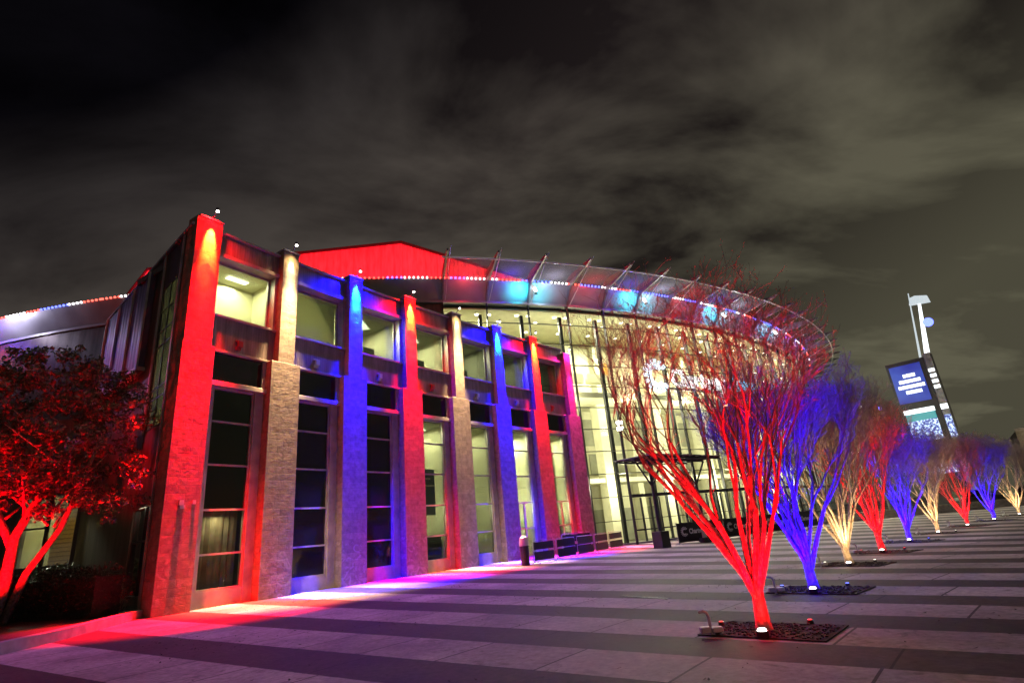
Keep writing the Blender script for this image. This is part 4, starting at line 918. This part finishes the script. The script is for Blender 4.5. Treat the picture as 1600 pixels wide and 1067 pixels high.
for (x, y, e_, c_) in ((31.0, 47.0, 900, (1, .92, .72)),):
    q = MB(); q.tube([(x, y + 6, 0), (x, y + 6, 6.0)], [0.1, 0.06], 8); t.location = (x, y + 6, 0); q.build('pole', 'dark_metal', t); q = MB(); q.box(((x, y + 6), (1, 0), (0, -1)), -0.25, 0.25, 0.0, 0.4, 5.9, 6.05); q.build('lamp_head', 'lamp_white', t)
    lamp('SPOT', 'mast_light', (x, y + 5.7, 5.8), e_, c_, t, (x, y - 1, 0), spot_size=rad(120), spot_blend=0.8, shadow_soft_size=0.2)
def suv(x, y, lab, rot=0.0):
    t = thing('parked_car', (x, y, 0), lab, 'car', 'dark cars parked beyond the trees')
    c, s = math.cos(rot), math.sin(rot); fr = ((x, y), (c, s), (s, -c)); d = Vector((s, -c, 0))
    P = lambda u, z: (x + c * u, y + s * u, z)
    q = MB(); q.prism([P(-2.3, .35), P(2.3, .35), P(2.35, .75), P(2.2, 1.0), P(1.1, 1.08), P(-2.2, 1.08), P(-2.35, .8)], None, d * 1.8); q.build('body', 'dark_metal', t)
    q = MB(); q.prism([P(-2.1, 1.06), P(1.2, 1.06), P(0.5, 1.68), P(-1.8, 1.72)], None, d * 1.55); q.build('cabin', 'glass_dark', t)
    for u in (-1.45, 1.45):
        for v in (-0.85, 0.85):
            q = MB(); a_ = Vector(P(u, 0.34)) + d * v; q.tube([a_ - d * .11, a_ + d * .11], 0.34, 14); q.build('wheel', 'dark_fabric', t)
suv(46.5, 60.5, 'dark parked car beyond the steps, left of the others', 0.1); suv(52.5, 61.2, 'dark parked car beyond the steps, in the middle', 0.1); suv(58.4, 61.8, 'dark parked car beyond the steps, farthest right', 0.1)
fb = thing('far_building', (150, 150, 0), 'low brown building with a lit roofline at the far right', 'building')
FB = ((112, 128), (0.8, -0.6), (-0.6, -0.8))
box1('wall', 'kerb_concrete', fb, FB, 0, 70, -20, 0, 0, 13.5); q = MB(); q.box(FB, 0, 70, 0, 0.3, 13.5, 14.1); q.build('roof_edge', 'trim', fb)
q = MB()
for k in range(11): q.box(FB, 3 + k * 6, 6 + k * 6, 0.0, 0.12, 3, 5.5); q.box(FB, 3 + k * 6, 6 + k * 6, 0, 0.12, 8, 10.5)
q.build('window', 'glass_dark', fb)
for k in range(4): lamp('POINT', 'wall_light', (112 + 0.8 * (5 + k * 14) - 0.6 * 2.5, 128 - 0.6 * (5 + k * 14) - 0.8 * 2.5, 12.4), 500, (1, .8, .5), fb, shadow_soft_size=0.4)

# a few dry leaves and grit blown over the plaza
m = MB(); rl = random.Random(77)
cent = [(rl.uniform(-10, 9), rl.uniform(6, 22), rl.uniform(0.4, 2.2)) for _ in range(26)] + [(3.2, 9.0, 1.6), (5.6, 12.3, 1.6), (-6.5, 12.2, 1.0), (-3.5, 13.8, 1.4)]
for k in range(900):
    c = rl.choice(cent); x, y = c[0] + rl.gauss(0, c[2]), c[1] + rl.gauss(0, c[2]) * 0.6
    if x < -10.5 or (x - FX) * math.cos(A0 + .3) - (y - FY) * math.sin(A0 + .3) < 1.5: continue
    a = rl.uniform(0, 6.28); l_ = rl.uniform(0.012, 0.04); u = Vector((math.cos(a), math.sin(a), 0)) * l_; v = Vector((-math.sin(a), math.cos(a), 0)) * l_ * 0.5; p = Vector((x, y, 0.006))
    m.face([p - u, p - v + Vector((0, 0, l_ * .2)), p + u + Vector((0, 0, l_ * .5)), p + v])
tag(m.build('fallen_leaves', 'mulch'), kind='stuff')
dr = thing('trench_drain', (2.3, 13.7, 0), 'narrow dark slotted drain in the paving left of the nearest red tree', 'drain')
q = MB(); q.box(((2.0, 14.2), (0.56, -0.83), (-0.83, -0.56)), 0, 1.5, -0.06, 0.06, 0.001, 0.008); q.build('channel', 'dark_fabric', dr)
q = MB()
for k in range(14): q.box(((2.0, 14.2), (0.56, -0.83), (-0.83, -0.56)), 0.03 + k * 0.106, 0.09 + k * 0.106, -0.05, 0.05, 0.008, 0.013)
q.build('grate', 'dark_metal', dr)
